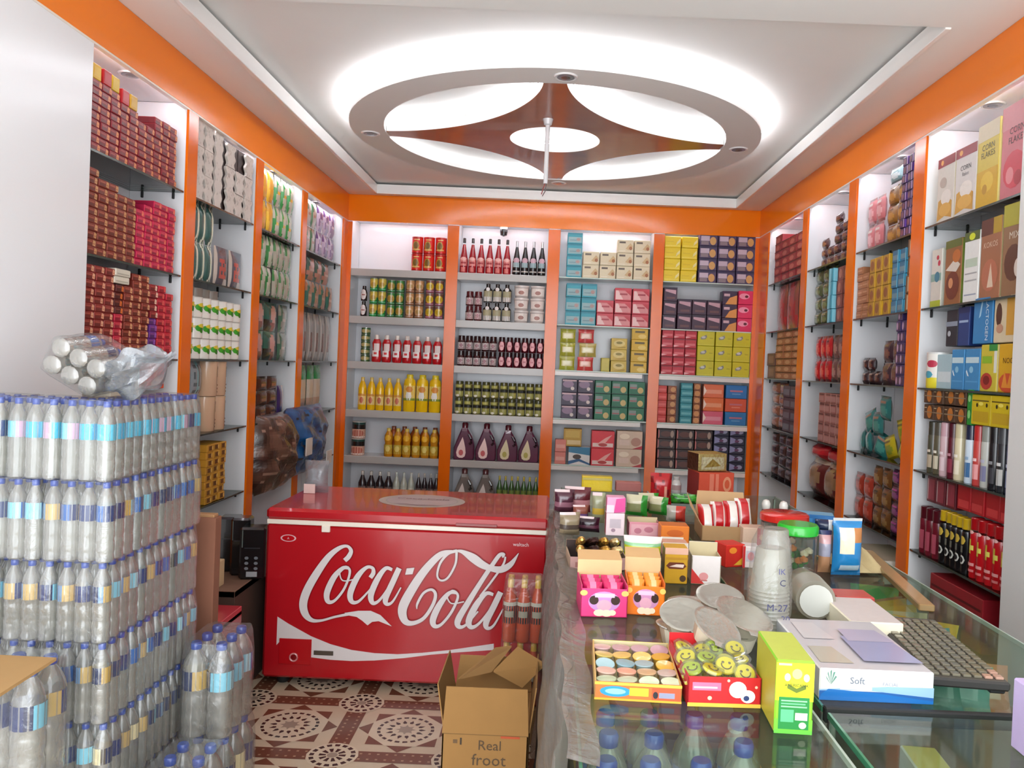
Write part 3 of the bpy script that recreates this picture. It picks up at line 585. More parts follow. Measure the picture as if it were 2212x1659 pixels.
sb(3, 1, 1288, 1403, 675, 28, [2, 3, 3], RPK, 'biscuit_box', 'red and pink biscuit box in', 'box', d=.14)
GP = lambda a, c: pouch(lambda u, v: c if .25 < v < .72 and .1 < u < .9 else (mixh(a, 'ffffff', .3) if .4 < u < .5 else a), t=.032)
sb(3, 2, 1208, 1244, 760, 30, [3], GP('a8a838', 'd8cf98'), 'snack_pack', 'lime green snack pack in left stack of', 'pack', d=.1)
sb(3, 2, 1247, 1284, 760, 30, [1], GP('c8403c', 'e0a890'), 'snack_pack', 'red snack pack at the foot of second stack in', 'pack', d=.1)
sb(3, 2, 1250, 1290, 760, 30, [1], GP('b8a858', 'e0d8a8'), 'snack_pack', 'cream snack pack between two red ones in', 'pack', d=.1, z=1.56+.12)
sb(3, 2, 1247, 1284, 760, 30, [1], GP('cc4848', 'd8a890'), 'snack_pack', 'red snack pack topping second stack in', 'pack', d=.1, z=1.56+.24)
YE = pic('cdb048', [('e', .5, .55, .36, .3, 'e0cc80'), ('e', .5, .6, .2, .12, '8a7a28'), ('p', [(.1, .1), (.9, .3), (.9, .12)], 'a88a20')], side='8a7a2c')
sb(3, 2, 1298, 1317, 790, 30, [1], pic('bcae3c', [('r', .1, .1, .9, .9, 'cdbf5a')]), 'small_box', 'narrow olive yellow box in', 'box', d=.12)
sb(3, 2, 1319, 1355, 770, 24.5, [3], YE, 'tea_box', 'dull yellow box in middle stack of', 'box', d=.14)
sb(3, 2, 1363, 1400, 760, 24, [4], pic('d0aa2c', [('r', .2, .62, .8, .8, '5a4a1c'), ('e', .65, .3, .25, .2, 'e8cc70')], side='8f7a1c'), 'tea_box', 'bright yellow box stacked beside post in', 'box', d=.14)
NV = pic('3a2c42', [('e', .42, .62, .36, .28, '8a7088'), ('e', .7, .3, .12, .14, 'd8c8c0'), ('r', .05, .84, .95, .96, 'c8a8ac')])
sb(3, 3, 1212, 1282, 860, 28.5, [3, 3], NV, 'biscuit_box', 'dark plum biscuit box in', 'box', d=.14)
GN = pic('1f6a4a', [('r', .06, .45, .5, .82, '7f9088'), ('r', .06, .5, .5, .58, 'a85a58'), ('e', .72, .35, .18, .24, 'c8b070'), ('r', 0, 0, 1, .06, '0c3a28')])
sb(3, 3, 1284, 1394, 860, 28.5, [3]*3, GN, 'biscuit_box', 'dark green biscuit box in', 'box', d=.14)
sb(3, 4, 1198, 1223, 975, 27, [2], pic('d07a6c', [('r', .1, .3, .9, .6, 'e0a090')]), 'soap_box', 'small salmon pink box in', 'box', d=.1)
sb(3, 4, 1226, 1275, 985, 39, [1], pic('e4e0dc', [('p', [(0, .7), (1, .55), (1, 1), (0, 1)], '3a7a9c'), ('p', [(0, 0), (.5, .2), (1, 0), (1, .1), (.5, .35), (0, .2)], '2c5a84'), ('e', .4, .45, .2, .14, '4a3a34')]), 'biscuit_box', 'blue and white pack under yellow one in', 'box', d=.14)
sb(3, 4, 1217, 1258, 945, 38, [1], pic('b8902c', [('r', .1, .5, .9, .9, 'c8a648'), ('r', .2, .1, .95, .35, 'd8c08a')]), 'biscuit_box', 'mustard pack resting on blue pack in', 'box', d=.13, z=.75+.158)
sb(3, 4, 1276, 1328, 965, 38, [2], pic('d83a44', [('r', .05, .08, .95, .3, 'e8d0c8'), ('p', [(.2, .2), (.6, .6), (.9, .8), (.6, .3)], 'e8a8a0'), ('e', .5, .2, .2, .1, 'b8403c')]), 'biscuit_box', 'red pack with white band in', 'box', d=.14)
sb(3, 4, 1331, 1389, 965, 39, [2], pic('d8c0a8', [('e', .3, .7, .2, .15, 'f0e0c8'), ('e', .75, .4, .2, .25, 'b88a78'), ('r', .1, .2, .5, .5, 'e0c8b8'), ('p', [(.6, 0), (1, 0), (1, .2)], 'b83a44')]), 'biscuit_box', 'cream pink pack beside post in', 'box', d=.14)
# ---- fourth bay
YL = pic('e8cc18', [('r', .06, .12, .94, .2, 'f4e060'), ('p', [(.7, .2), (.95, .5), (.95, .8), (.75, .5)], 'f4e8a0'), ('r', .1, .5, .55, .56, 'd8b810')])
sb(4, 0, 1435, 1508, 560, 24.3, [4, 4], YL, 'cream_biscuit_box', 'bright yellow biscuit box in', 'box', d=.14)
PU = pic('4a3a5c', [('r', .06, .4, .55, .8, 'c8b8c8'), ('r', .08, .08, .5, .38, '8a7a80'), ('e', .74, .4, .18, .34, 'd0a060'), ('r', 0, .84, 1, 1, '2c2448')])
sb(4, 0, 1510, 1632, 560, 26.5, [4]*3, PU, 'choco_biscuit_box', 'violet box with orange biscuit picture in', 'box', d=.14)
DP = pic('43283c', [('p', [(.1, .7), (.9, .5), (.9, .8), (.1, .85)], 'c8a0ac'), ('r', .2, .15, .85, .3, '6a4444'), ('r', 0, .88, 1, 1, '2a1830')])
sb(4, 1, 1432, 1462, 680, 30, [3], DP, 'chocolate_box', 'dark purple box in leftmost stack of', 'box', d=.13)
sb(4, 1, 1463, 1559, 690, 33, [2, 2, 2], DP, 'chocolate_box', 'dark purple box in two row block of', 'box', d=.13)
sb(4, 1, 1560, 1593, 680, 29, [3], pic('3a2440', [('p', [(.2, 0), (1, .0), (1, .7), (.5, .5)], 'd8944c'), ('r', .1, .6, .5, .8, 'd0b0b8')]), 'chocolate_box', 'purple box with orange corner in', 'box', d=.13)
sb(4, 1, 1594, 1627, 680, 29.5, [3], pic('d82a5c', [('e', .4, .6, .36, .22, 'f098b0'), ('e', .55, .58, .12, .1, '5a0a20')]), 'biscuit_box', 'hot pink box in right stack of', 'box', d=.13)
sb(4, 2, 1429, 1505, 765, 19.5, [5, 5, 5], pic('b82434', [('r', .1, .25, .9, .5, 'd86a70'), ('p', [(.0, .05), (.5, .2), (0, .3)], 'e8a8a8'), ('r', 0, .85, 1, 1, '8a1020')]), 'soap_box', 'crimson soap box in', 'box', d=.12)
sb(4, 2, 1506, 1622, 765, 32.4, [3]*3, pic('c9c020', [('p', [(.15, .55), (.5, .75), (.55, .6), (.45, .45), (.2, .42)], '8a8a7a'), ('e', .34, .58, .12, .08, 'c8c8c0'), ('r', .7, .5, .9, .55, 'a8a018'), ('r', .05, .05, .95, .09, 'd8d048')]), 'soup_box', 'lime yellow box with grey emblem in', 'box', d=.13)
sb(4, 3, 1421, 1441, 870, 16, [5], pic('c43a34', [('r', .1, .3, .9, .6, 'd8605a')]), 'soap_box', 'red narrow box in leftmost stack of', 'box', d=.1)
sb(4, 3, 1442, 1462, 870, 16, [5], pic('8a4a28', [('e', .6, .5, .3, .35, 'c89058')]), 'soap_box', 'brown narrow box in', 'box', d=.1)
sb(4, 3, 1470, 1497, 870, 14.6, [6], pic('2a8690', [('r', .1, .3, .9, .65, '6ab0b4')]), 'soap_box', 'turquoise box in tall stack of', 'box', d=.1)
sb(4, 3, 1498, 1514, 870, 14.6, [6], pic('8a5030', [('e', .5, .5, .4, .4, 'c88a50')]), 'soap_box', 'brown box beside turquoise stack in', 'box', d=.1)
for z0, c, nm in ((0, 'd05a70', 'pink'), (1, 'd8682c', 'orange lower'), (2, 'd8683c', 'orange upper')):
    sb(4, 3, 1519, 1565, 870, 29, [1], pic(c, [('r', .08, .3, .9, .6, mixh(c, 'ffffff', .3)), ('p', [(0, .1), (.15, .5), (0, .9)], 'f0d8c8')]), 'soap_box', nm+' wide box beside blue ones in', 'box', d=.12, z=1.145+z0*.115)
for z0, c, nm in ((0, '2470a8', 'blue lowest'), (1, 'c85030', 'orange red middle'), (2, '1f6cac', 'blue topmost')):
    sb(4, 3, 1567, 1615, 870, 29, [1], pic(c, [('r', .2, .5, .8, .62, 'b86a78'), ('r', .3, .3, .7, .38, mixh(c, 'ffffff', .3))]), 'soap_box', nm+' box beside right post in', 'box', d=.12, z=1.145+z0*.115)
sb(4, 4, 1420, 1540, 965, 21.5, [4]*3, pic('2f1a18', [('e', .45, .5, .32, .3, '5a3028'), ('e', .8, .5, .1, .36, 'a89080'), ('p', [(0, 0), (.08, .2), (.08, .8), (0, 1)], 'b86a68')]), 'chocolate_box', 'dark brown chocolate box in', 'box', d=.13)
sb(4, 4, 1541, 1610, 965, 19, [5, 5], pic('1c1c34', [('p', [(.05, .1), (.4, .3), (.4, .7), (.05, .9)], '8a8ab0'), ('e', .7, .5, .2, .25, '9a9ab4'), ('e', .5, .45, .15, .15, '5a2a50')]), 'chocolate_box', 'navy chocolate box in', 'box', d=.13)
# ================================================================== goods on the left wall
def sl(bay, sh, t0, t1, h, counts, design, name, base, cat, **k): k.setdefault('q', .02); stack('L', bay, sh, t0, t1, h, counts, design, name, base, cat, **k)
SOAP = lambda c, e, x: ct(c, [('r', .04, .12, .66, .5, mixh(c, '000000', .25)), ('p', [(.66, .2), (.93, .1), (.97, .75), (.72, .9)], e), ('r', .1, .6, .6, .72, mixh(c, 'e0a080', .4)), ('r', .7, .35, .9, .45, x)], side=mixh(c, '000000', .2), top=mixh(c, 'c86a60', .25))  # pale slanted patch paints a highlight at the right end of each box
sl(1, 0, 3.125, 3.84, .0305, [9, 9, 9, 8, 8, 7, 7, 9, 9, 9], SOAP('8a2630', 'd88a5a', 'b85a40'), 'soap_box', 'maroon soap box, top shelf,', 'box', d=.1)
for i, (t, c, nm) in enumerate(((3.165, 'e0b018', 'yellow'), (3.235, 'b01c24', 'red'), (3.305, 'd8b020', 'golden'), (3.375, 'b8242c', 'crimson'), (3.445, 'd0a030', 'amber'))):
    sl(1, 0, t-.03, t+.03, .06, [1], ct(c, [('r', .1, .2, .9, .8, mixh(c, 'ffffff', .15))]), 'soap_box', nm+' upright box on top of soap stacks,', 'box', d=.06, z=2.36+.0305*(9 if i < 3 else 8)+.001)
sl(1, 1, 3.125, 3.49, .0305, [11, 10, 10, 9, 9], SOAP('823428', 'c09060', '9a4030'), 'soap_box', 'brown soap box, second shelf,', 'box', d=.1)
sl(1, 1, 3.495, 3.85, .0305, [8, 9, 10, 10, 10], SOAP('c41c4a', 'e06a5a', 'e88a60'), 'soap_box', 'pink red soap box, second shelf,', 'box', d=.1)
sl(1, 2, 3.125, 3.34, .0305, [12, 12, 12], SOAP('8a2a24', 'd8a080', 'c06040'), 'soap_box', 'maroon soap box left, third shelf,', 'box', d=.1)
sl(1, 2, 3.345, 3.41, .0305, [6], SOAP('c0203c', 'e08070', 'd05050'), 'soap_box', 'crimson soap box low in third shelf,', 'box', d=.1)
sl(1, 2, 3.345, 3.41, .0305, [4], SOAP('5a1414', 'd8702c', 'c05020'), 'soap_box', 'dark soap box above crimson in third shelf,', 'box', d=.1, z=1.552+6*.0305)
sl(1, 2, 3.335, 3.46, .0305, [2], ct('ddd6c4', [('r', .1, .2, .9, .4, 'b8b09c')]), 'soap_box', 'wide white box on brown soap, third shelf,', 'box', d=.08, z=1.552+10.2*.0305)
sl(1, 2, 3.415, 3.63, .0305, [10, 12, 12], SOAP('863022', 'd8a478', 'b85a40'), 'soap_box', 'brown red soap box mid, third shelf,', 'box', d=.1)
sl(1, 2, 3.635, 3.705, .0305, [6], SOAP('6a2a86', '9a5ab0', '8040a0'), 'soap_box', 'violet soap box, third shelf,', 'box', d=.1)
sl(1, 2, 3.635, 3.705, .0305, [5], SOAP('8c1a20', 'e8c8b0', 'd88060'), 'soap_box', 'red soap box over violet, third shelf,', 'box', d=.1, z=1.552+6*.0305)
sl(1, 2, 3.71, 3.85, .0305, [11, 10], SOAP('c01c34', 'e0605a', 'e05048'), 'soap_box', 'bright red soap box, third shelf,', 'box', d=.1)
sl(1, 3, 3.33, 3.58, .17, [1], ct('c9c2b0', [('r', 0, .75, 1, .8, 'a89f8c'), ('r', .78, .05, .95, .7, '8a6a48')]), 'carton', 'beige carton behind the water bottle packs,', 'box', d=.18, z=1.163+.18)
sl(1, 3, 3.1, 3.8, .36, [1], ct('b8ab94', [('r', .05, .4, .95, .5, '9a8a70')]), 'carton', 'large buff carton hidden behind water packs,', 'box', d=.2, z=.785)
sl(1, 3, 3.66, 3.80, .12, [1], ct('d84a1c', [('e', .35, .6, .12, .2, 'f0a060'), ('r', .1, .1, .9, .3, 'b83010')]), 'carton', 'orange red box hung below third shelf,', 'box', d=.1, z=1.163+.25)
sl(1, 3, 3.6, 3.84, .2, [1], ct('a8a096', [('r', .1, .2, .9, .5, '8a8078')]), 'carton', 'grey carton under the orange box,', 'box', d=.16)
# second bay
def wavy(w, d, h):
    b = MB(); n = 28; sc_ = lambda v: .40+.085*math.cos(v*2*pi*max(2, round(h/.065))+1.)
    out = [(w*sc_(k/n), h*k/n) for k in range(n+1)]+[(-w*sc_(1-k/n+.02), h*(1-k/n)) for k in range(n+1)]
    b.prism(out, -d/2, d/2, 'cfc4bb')
    for k in range(14): x_, z_ = (random.random()-.5)*w*.7, h*(.05+.9*random.random()); b.poly([(x_-.006, -d/2-.0006-k*.00002, z_), (x_+.006, -d/2-.0006-k*.00002, z_), (x_+.004, -d/2-.0006-k*.00002, z_+.012), (x_-.004, -d/2-.0006-k*.00002, z_+.01)], 'beb2a8')
    return [(None, b.done('pouch', 'paper'))]
    def fn(u, v):
        s_ = .5+.5*math.cos(v*2*pi*4); k = 1-.13*(1-s_); th = d/2*(max(0, math.sin(pi*u))**.35)
        return ((u-.5)*w*k+.02*w*math.sin(v*7), -th, v*h)
    b.sheet(fn, 8, 26, lambda u, v: 'c2b5ac' if int(u*9+v*37) % 3 else 'ccc0b6')
    b.box(-w/2*.92, w/2*.92, -.01, d/2, 0, h, 'b8aca4')
    return [(None, b.done('pouch', 'paper'))]
sl(2, 0, 4.02, 4.25, .133, [3, 3], wavy, 'wavy_pack', 'white wavy edged pack left, top shelf,', 'pack', d=.014, q=.015, fill=.98)
sl(2, 0, 4.26, 4.37, .405, [1], wavy, 'wavy_pack', 'tall white wavy pack, top shelf,', 'pack', d=.014, q=.015)
sl(2, 0, 4.41, 4.79, .125, [3, 2, 3], wavy, 'wavy_pack', 'white wavy edged pack right, top shelf,', 'pack', d=.014, q=.015, fill=.98)
sl(2, 0, 4.01, 4.80, .39, [1]*4, ct('241412', [('r', .1, .1, .9, .2, '3a1c18')]), 'dark_backing', 'black brown backing for dark gaps between wavy packs,', 'pack', d=.14, q=.033)  # dark backing added so the gaps between the wavy packs look black
LEAF = lambda a, c: pouch(lambda u, v: c if abs(u-.5-.22*math.sin(v*pi)) < .1 else ('dfe6c8' if .5 < u < .8 and .2 < v < .8 else (a if u < .8 else 'c9d4bc')), t=.036)
sl(2, 1, 4.02, 4.36, .20, [2, 2, 2, 2], LEAF('2f5a54', 'e4e8d2'), 'noodle_pack', 'green and white striped pack, second shelf,', 'pack', d=.09)
CRAB = pouch(lambda u, v: 'b5483c' if (u-.5)**2/.07+(v-.45)**2/.09 < 1 and abs(math.sin(u*14+v*9)) > .3 else ('c0b4a8' if u < .1 or (v < .2 and u > .6) else '4a4c58'), t=.032)
sl(2, 1, 4.40, 4.78, .22, [1, 1], CRAB, 'seafood_pack', 'grey blue pack with red crab shape, second shelf,', 'pack', d=.09)
TIN = can([(.5, 'e2dcd2'), (.62, 'cdb04c'), (.97, 'e8e4dc')], lid='d8d2c8', D=[('e', -.25, .5, .36, .16, '3f9a2c'), ('e', -.05, .4, .22, .14, '2c7a24'), ('e', .1, .62, .5, .1, 'd8c03a'), ('r', .45, .2, .95, .3, '2c2030')])
sl(2, 2, 4.02, 4.73, .107, [3]*7, TIN, 'powder_tin', 'white tin with green leaves, third shelf,', 'can', d=.095)
sl(2, 2, 4.02, 4.5, .05, [1]*5, can([(.97, '8a8078')], lid='a0988c'), 'grey_tin', 'flat grey tin over white tins, third shelf,', 'can', d=.09, z=1.552+.322, q=.06)
BG = pouch(lambda u, v: ('7fb0b8' if abs(u-.5) < .12 else '8c9498') if math.sin(v*34)+math.sin(u*30) > -.4 else '5a6468', t=.05)
sl(2, 3, 4.02, 4.30, .19, [2, 2], BG, 'napkin_pack', 'blue grey patterned pack, fourth shelf,', 'pack', d=.1)
TAN = can([(.97, 'd0ab8c')], lid='c8a888', D=[('p2',)] and [('r', .1, .55, .7, .78, '3a2a34'), ('r', .3, .78, .6, .86, '3a2a34'), ('r', .3, .1, .85, .14, 'a86a50'), ('r', .3, .2, .85, .24, 'a86a50'), ('r', .3, .3, .85, .34, 'b07a60')])
sl(2, 3, 4.31, 4.56, .19, [2, 2], TAN, 'tissue_roll_pack', 'tan round pack with dark mark, fourth shelf,', 'pack', d=.11)
YB_ = ct('c8901c', [('r', .72, .1, .95, .9, 'd0a040'), ('r', .76, .3, .9, .7, '5a3414'), ('r', .05, .05, .68, .12, '7a5410')])
sl(2, 4, 4.02, 4.28, .0375, [8], YB_, 'match_box', 'yellow carton in tall stack, fifth shelf,', 'box', d=.13, q=.1)
sl(2, 4, 4.29, 4.55, .040, [8, 8, 8], ct('c08a2c', [('r', .25, .2, .75, .8, '6a3c18'), ('e', .8, .5, .1, .3, 'e0b860')]), 'match_box', 'yellow carton with brown square, fifth shelf,', 'box', d=.13)
sl(2, 4, 4.02, 4.25, .05, [2, 2], pouch(lambda u, v: '7a2a24' if math.sin(u*16+v*9) > 0 else '4a1a1a', t=.05), 'sachet', 'red brown sachet before yellow cartons,', 'pack', d=.06, q=.018)
sl(2, 5, 4.05, 4.5, .11, [2, 2], ct('3c4420', [('r', .1, .2, .9, .5, '9a8a48')]), 'carton', 'dark olive carton, bottom shelf,', 'box', d=.15)
# third bay
def strp(a, c, e, k=9., ph=0.): return pouch(lambda u, v: c if math.sin(u*k+ph+math.sin(v*5)) > .55 else (e if .35 < v < .5 and .2 < u < .8 else a), t=.032)
sl(3, 0, 4.92, 5.25, .20, [2, 2, 2], pouch(lambda u, v: 'f0c030' if math.sin(u*7+v*3) > .5 else ('b8781c' if v < .12 else 'd89a14'), t=.032), 'pasta_pouch', 'orange yellow pasta pouch, top shelf,', 'pouch', d=.08)
sl(3, 0, 5.27, 5.65, .20, [2, 2, 2], strp('b8b8a4', '2c8a44', 'd8a83c'), 'noodle_pouch', 'white green noodle pouch, top shelf,', 'pouch', d=.08)
sl(3, 1, 4.93, 5.28, .195, [2, 2, 2], strp('b9bda8', '1f7a3c', 'c8c4b8', 8., .6), 'noodle_pouch', 'pale pouch with green edge left, second shelf,', 'pouch', d=.08)
sl(3, 1, 5.29, 5.66, .195, [2, 2, 2], strp('a8a494', '3c8048', '9a8a80', 10., 1.6), 'noodle_pouch', 'grey green noodle pouch right, second shelf,', 'pouch', d=.08)
FIG = pouch(lambda u, v: 'c88a7c' if ((u-.6)**2/.05+(v-.6)**2/.1 < 1) else ('16201c' if u < .35 and v < .4 else ('8a5048' if (u-.65)**2+(v-.25)**2 < .05 else '1f5a4c')), t=.036)
sl(3, 2, 4.94, 5.45, .19, [2, 2], FIG, 'rice_pack', 'dark green pack with pink figure, third shelf,', 'pack', d=.1)
sl(3, 2, 5.46, 5.66, .19, [2], strp('8a8c80', '3a6a54', 'b0a898'), 'rice_pack', 'grey green pack at far end, third shelf,', 'pack', d=.1)
BRN = pouch(lambda u, v: '8a5a44' if .3 < v < .5 and .2 < u < .7 else ('2c1610' if v > .75 else '4c2a1e'), t=.036)
sl(3, 3, 4.93, 5.12, .12, [3], BRN, 'chocolate_pouch', 'dark brown shiny pouch left, fourth shelf,', 'pouch', d=.11)
sl(3, 3, 5.13, 5.5, .095, [3, 3], BRN, 'chocolate_pouch', 'dark brown shiny pouch mid, fourth shelf,', 'pouch', d=.11)
sl(3, 3, 5.50, 5.62, .22, [1], pouch(lambda u, v: '3a2a5c' if u < .6 else 'c8b8a8', t=.032), 'violet_pouch', 'violet pouch at far end, fourth shelf,', 'pouch', d=.1)
# fourth bay
sl(4, 0, 5.8, 6.2, .195, [2, 2, 2], strp('b4aca0', '4a7a5c', 'a87c70', 8., 1.), 'noodle_pouch', 'pale striped pouch left, top shelf,', 'pouch', d=.08)
sl(4, 0, 6.22, 6.72, .195, [2, 2, 2], strp('6a4c84', 'c8b8d0', 'a898b8', 8., .3), 'noodle_pouch', 'violet pouch right, top shelf,', 'pouch', d=.08)
sl(4, 1, 5.8, 6.72, .20, [1]*5, strp('a8785c', '2c6a5c', 'c89a80', 7., 0.), 'snack_pouch', 'pinkish brown pouch below, second shelf,', 'pouch', d=.08)
sl(4, 1, 5.82, 6.6, .17, [1]*4, strp('b07a6a', '3a5c50', 'c8a090', 7., 1.2), 'snack_pouch', 'pinkish pouch in upper row, second shelf,', 'pouch', d=.08, z=1.956+.205)
sl(4, 2, 5.8, 6.72, .37, [1]*6, pouch(lambda u, v: 'c9c4be' if abs(u-.2) < .1 else ('7a4a44' if (u-.5)**2/.03+(v-.4)**2/.06 < 1 else '8f8e8a'), t=.036), 'coffee_pouch', 'tall silver grey pouch, third shelf,', 'pouch', d=.1)
sl(4, 3, 5.8, 6.5, .36, [1]*4, pouch(lambda u, v: '1f8a4a' if v > .72 or u > .75 else ('cdbfae' if v > .3 else 'b89a88'), t=.036), 'spice_pouch', 'tall pouch with green top, fourth shelf,', 'pouch', d=.1)
# ================================================================== goods on the right wall (left to right as seen: far to near)
def sr(bay, sh, t0, t1, h, counts, design, name, base, cat, **k): k.setdefault('q', .02); stack('R', bay, sh, t1, t0, h, counts, design, name, base, cat, **k)
def face(t, c): return [('t', t, .55, .74, .09, c, .72)]
CF = lambda D, c, side: ct(c, D, side=side)
def cereal(t0, t1, z, h, base, lab, D, side, d=.07, nm='cereal_box', q=.03):
    a = wpos('R', (t0+t1)/2, q+d/2, z); w = t1-t0
    thing(nm, lab, 'box', ct(base, D, side=side)(w, d, h), a, -pi/2+random.uniform(-.03, .03), group='cereal and milk powder boxes')
zr = SZ['R']
corn = [('r', 0, .86, 1, 1, '8a1c28'), ('e', .25, .93, .08, .04, 'e0a050'), ('p', [(.05, .05), (.5, .1), (.9, .05), (.9, .3), (.5, .42), (.1, .35)], 'c8963c'), ('e', .55, .38, .3, .12, 'e8e0d8'), ('e', .5, .2, .35, .1, 'd8a850')]
cereal(3.62, 3.78, zr[0], .30, 'd8d2c8', 'white corn flakes box farthest on the top shelf', corn+[('e', .35, .62, .2, .08, 'b8a89c')], 'e8d8a0')
cereal(3.44, 3.61, zr[0], .30, 'd6d0cc', 'white box lettered corn flakes between box and yellow one', corn+[('t', 'CORN', .5, .7, .1, '3a3438', .7), ('t', 'flakes', .5, .61, .08, '6a6468', .6)], 'e8d8a0')
cereal(3.26, 3.43, zr[0], .35, 'd2bc50', 'yellow cereal box third on the top shelf', [('r', 0, 0, 1, .45, 'd0a420'), ('r', .0, .8, 1, 1, 'd8ccb0'), ('t', 'CORN', .5, .72, .1, '3a3420', .75), ('t', 'FLAKES', .5, .63, .1, '3a3420', .8), ('e', .5, .3, .3, .12, 'e0bc40'), ('e', .4, .22, .12, .06, 'b88a18')], 'e8d890')
cereal(3.05, 3.25, zr[0], .37, 'c8707a', 'pink cereal box nearest on the top shelf', [('r', 0, .75, 1, 1, 'd08a90'), ('t', 'CORN', .55, .72, .1, '4a3438', .7), ('t', 'FLAKES', .55, .62, .1, '4a3438', .75), ('e', .5, .3, .4, .2, 'c83a4c'), ('e', .35, .25, .14, .09, 'e08a90'), ('e', .65, .2, .14, .08, 'a82434')], 'e0c090')
choc = [('r', 0, .88, 1, 1, '5a6428'), ('e', .5, .3, .42, .22, '6a2c1c'), ('e', .4, .34, .14, .08, 'c88a60'), ('p', [(.05, .55), (.7, .5), (.95, .6), (.6, .7)], 'd8d0c4'), ('e', .7, .74, .25, .1, 'b8682c')]
cereal(3.70, 3.80, zr[1], .27, 'd4cfc4', 'white green box with red dots, farthest on second shelf', [('r', 0, 0, 1, .12, 'a8b428'), ('e', .6, .85, .12, .04, 'b83040'), ('e', .75, .75, .12, .05, 'c02c44'), ('r', .0, .45, 1, .58, '8aa89c'), ('e', .6, .52, .25, .09, '3a7a90')], 'c8c4b8', d=.14)
cereal(3.52, 3.67, zr[1], .29, '8f5a34', 'brown chocolate cereal box left of white panel, second shelf', choc, '6a7a30')
cereal(3.38, 3.50, zr[1], .30, 'e6e6e2', 'white nutrition panel side of cereal box, second shelf', [('r', 0, .87, 1, 1, '4a5c28'), ('e', .5, .93, .2, .05, 'd0d828'), ('r', .1, .5, .9, .62, 'b8c8b4'), ('r', .1, .1, .9, .12, '9aa0b0'), ('r', .1, .4, .9, .42, 'a8a8a8'), ('r', .1, .3, .9, .32, 'a8a8a8')], 'd8d8d4', d=.18)
cereal(3.21, 3.37, zr[1], .33, '9c6648', 'brown cereal box right of white panel, second shelf', [('r', 0, .8, .6, 1, '5a2c20'), ('r', .6, .8, 1, 1, 'b09028'), ('t', 'KOKOS', .5, .68, .1, 'd8c4b0', .8), ('e', .5, .3, .4, .2, 'b06a50'), ('p', [(.4, .15), (.55, .45), (.7, .15)], 'd8c0a8')], 'a89870')
cereal(3.05, 3.20, zr[1], .36, '8a6648', 'brown and lime cereal box nearest on second shelf', [('r', 0, .76, 1, 1, 'a8a030'), ('t', 'MIX', .5, .66, .11, 'd8d0c0', .8), ('e', .5, .36, .4, .2, '5a3424'), ('e', .7, .3, .15, .1, 'd8ccc0')], 'a89870')
cereal(3.56, 3.70, zr[2]+.0, .155, 'a8c4cc', 'pale blue box behind the round tin, third shelf', [('r', .1, .2, .9, .5, 'd0dce0')], '9ab4c0', d=.1)
for i, (a, c) in enumerate(((3.46, 3.565), (3.33, 3.45))):
    cereal(a, c, zr[2], .175, '3a86bc', 'light blue milk powder box, %s of the pair, third shelf' % ('left' if i == 0 else 'right'), [('r', .06, .66, .94, .8, 'c4dce4'), ('e', .45, .5, .14, .08, '8ac0dc'), ('p', [(.1, .45), (.2, .35), (.3, .34), (.14, .5)], 'e8f0f4'), ('r', .1, .2, .9, .23, '5a9ccc')], '2f74a8', d=.10)
cereal(3.20, 3.325, zr[2], .19, 'c8b83c', 'yellow noodle box with green corner, third shelf', [('r', .5, .86, 1, 1, '2c8a3c'), ('r', .82, .4, 1, .86, 'e0e0d4'), ('r', .1, .6, .7, .75, '8ab42c'), ('e', .4, .22, .36, .18, 'b0382c'), ('e', .4, .24, .2, .1, '7a1c1c')], 'd8c890', d=.1)
cereal(3.06, 3.19, zr[2], .19, 'd0a020', 'orange yellow box lettered noodles, third shelf', [('t', 'NOO', .5, .66, .16, '4a2c10', .8), ('e', .5, .2, .45, .2, 'c04a28'), ('p', [(.2, .1), (.35, .45), (.5, .15), (.65, .42), (.8, .1)], 'd88a30')], 'c8a040', d=.1)
cereal(3.53, 3.63, zr[2]+.19, .16, '20242e', 'black small box, upper row of third shelf', [('r', .0, .55, 1, .68, '8a94a4'), ('e', .3, .35, .14, .08, 'b0b8c0')], '15181f', d=.1)
cereal(3.43, 3.525, zr[2]+.19, .165, '1c3a74', 'navy blue box, upper row of third shelf', [('r', .1, .6, .9, .66, '9ab0d0'), ('r', .0, .85, 1, 1, '14285a')], '14285a', d=.1)
cereal(3.25, 3.40, zr[2]+.195, .19, '2f7cb4', 'tall blue box with white sideways name, upper third shelf', [('p', [(.3, .55), (.42, .9), (.5, .92), (.4, .6)], 'a8d0e4')], '2a6ca0', d=.1)
tb = [o for o in COL.objects if o.get('label', '').startswith('tall blue box with white')][0]
g = MB().text('LACTOGEN', 0, 0, .04, 'dce8ee', -.002, .165, M=Matrix.Translation((.038, -.05, .095)) @ Matrix.Rotation(pi/2, 4, 'Y')); obj('sideways_lettering', g.done('sideways_lettering', 'print'), tb)
cereal(3.06, 3.24, zr[2]+.195, .185, 'd0c0a0', 'cream and amber box with brown figure, upper third shelf', [('r', .5, .15, 1, .95, 'c8963c'), ('e', .2, .6, .12, .25, '4a2c20'), ('e', .25, .3, .14, .1, 'b88a70')], 'b8a880', d=.1)
a = onX(1994, 830, XR); thing('round_tin', 'white and yellow round tin with red oval, third shelf', 'can', can([(.3, 'e0d038'), (.97, 'e8e4dc')], lid='d8d8d4', D=[('e', .3, .68, .36, .1, 'b83a50'), ('e', .1, .38, .3, .1, '4a9ab0')])(.11, .11, .165), wpos('R', 3.74, .06, zr[2]), -pi/2)
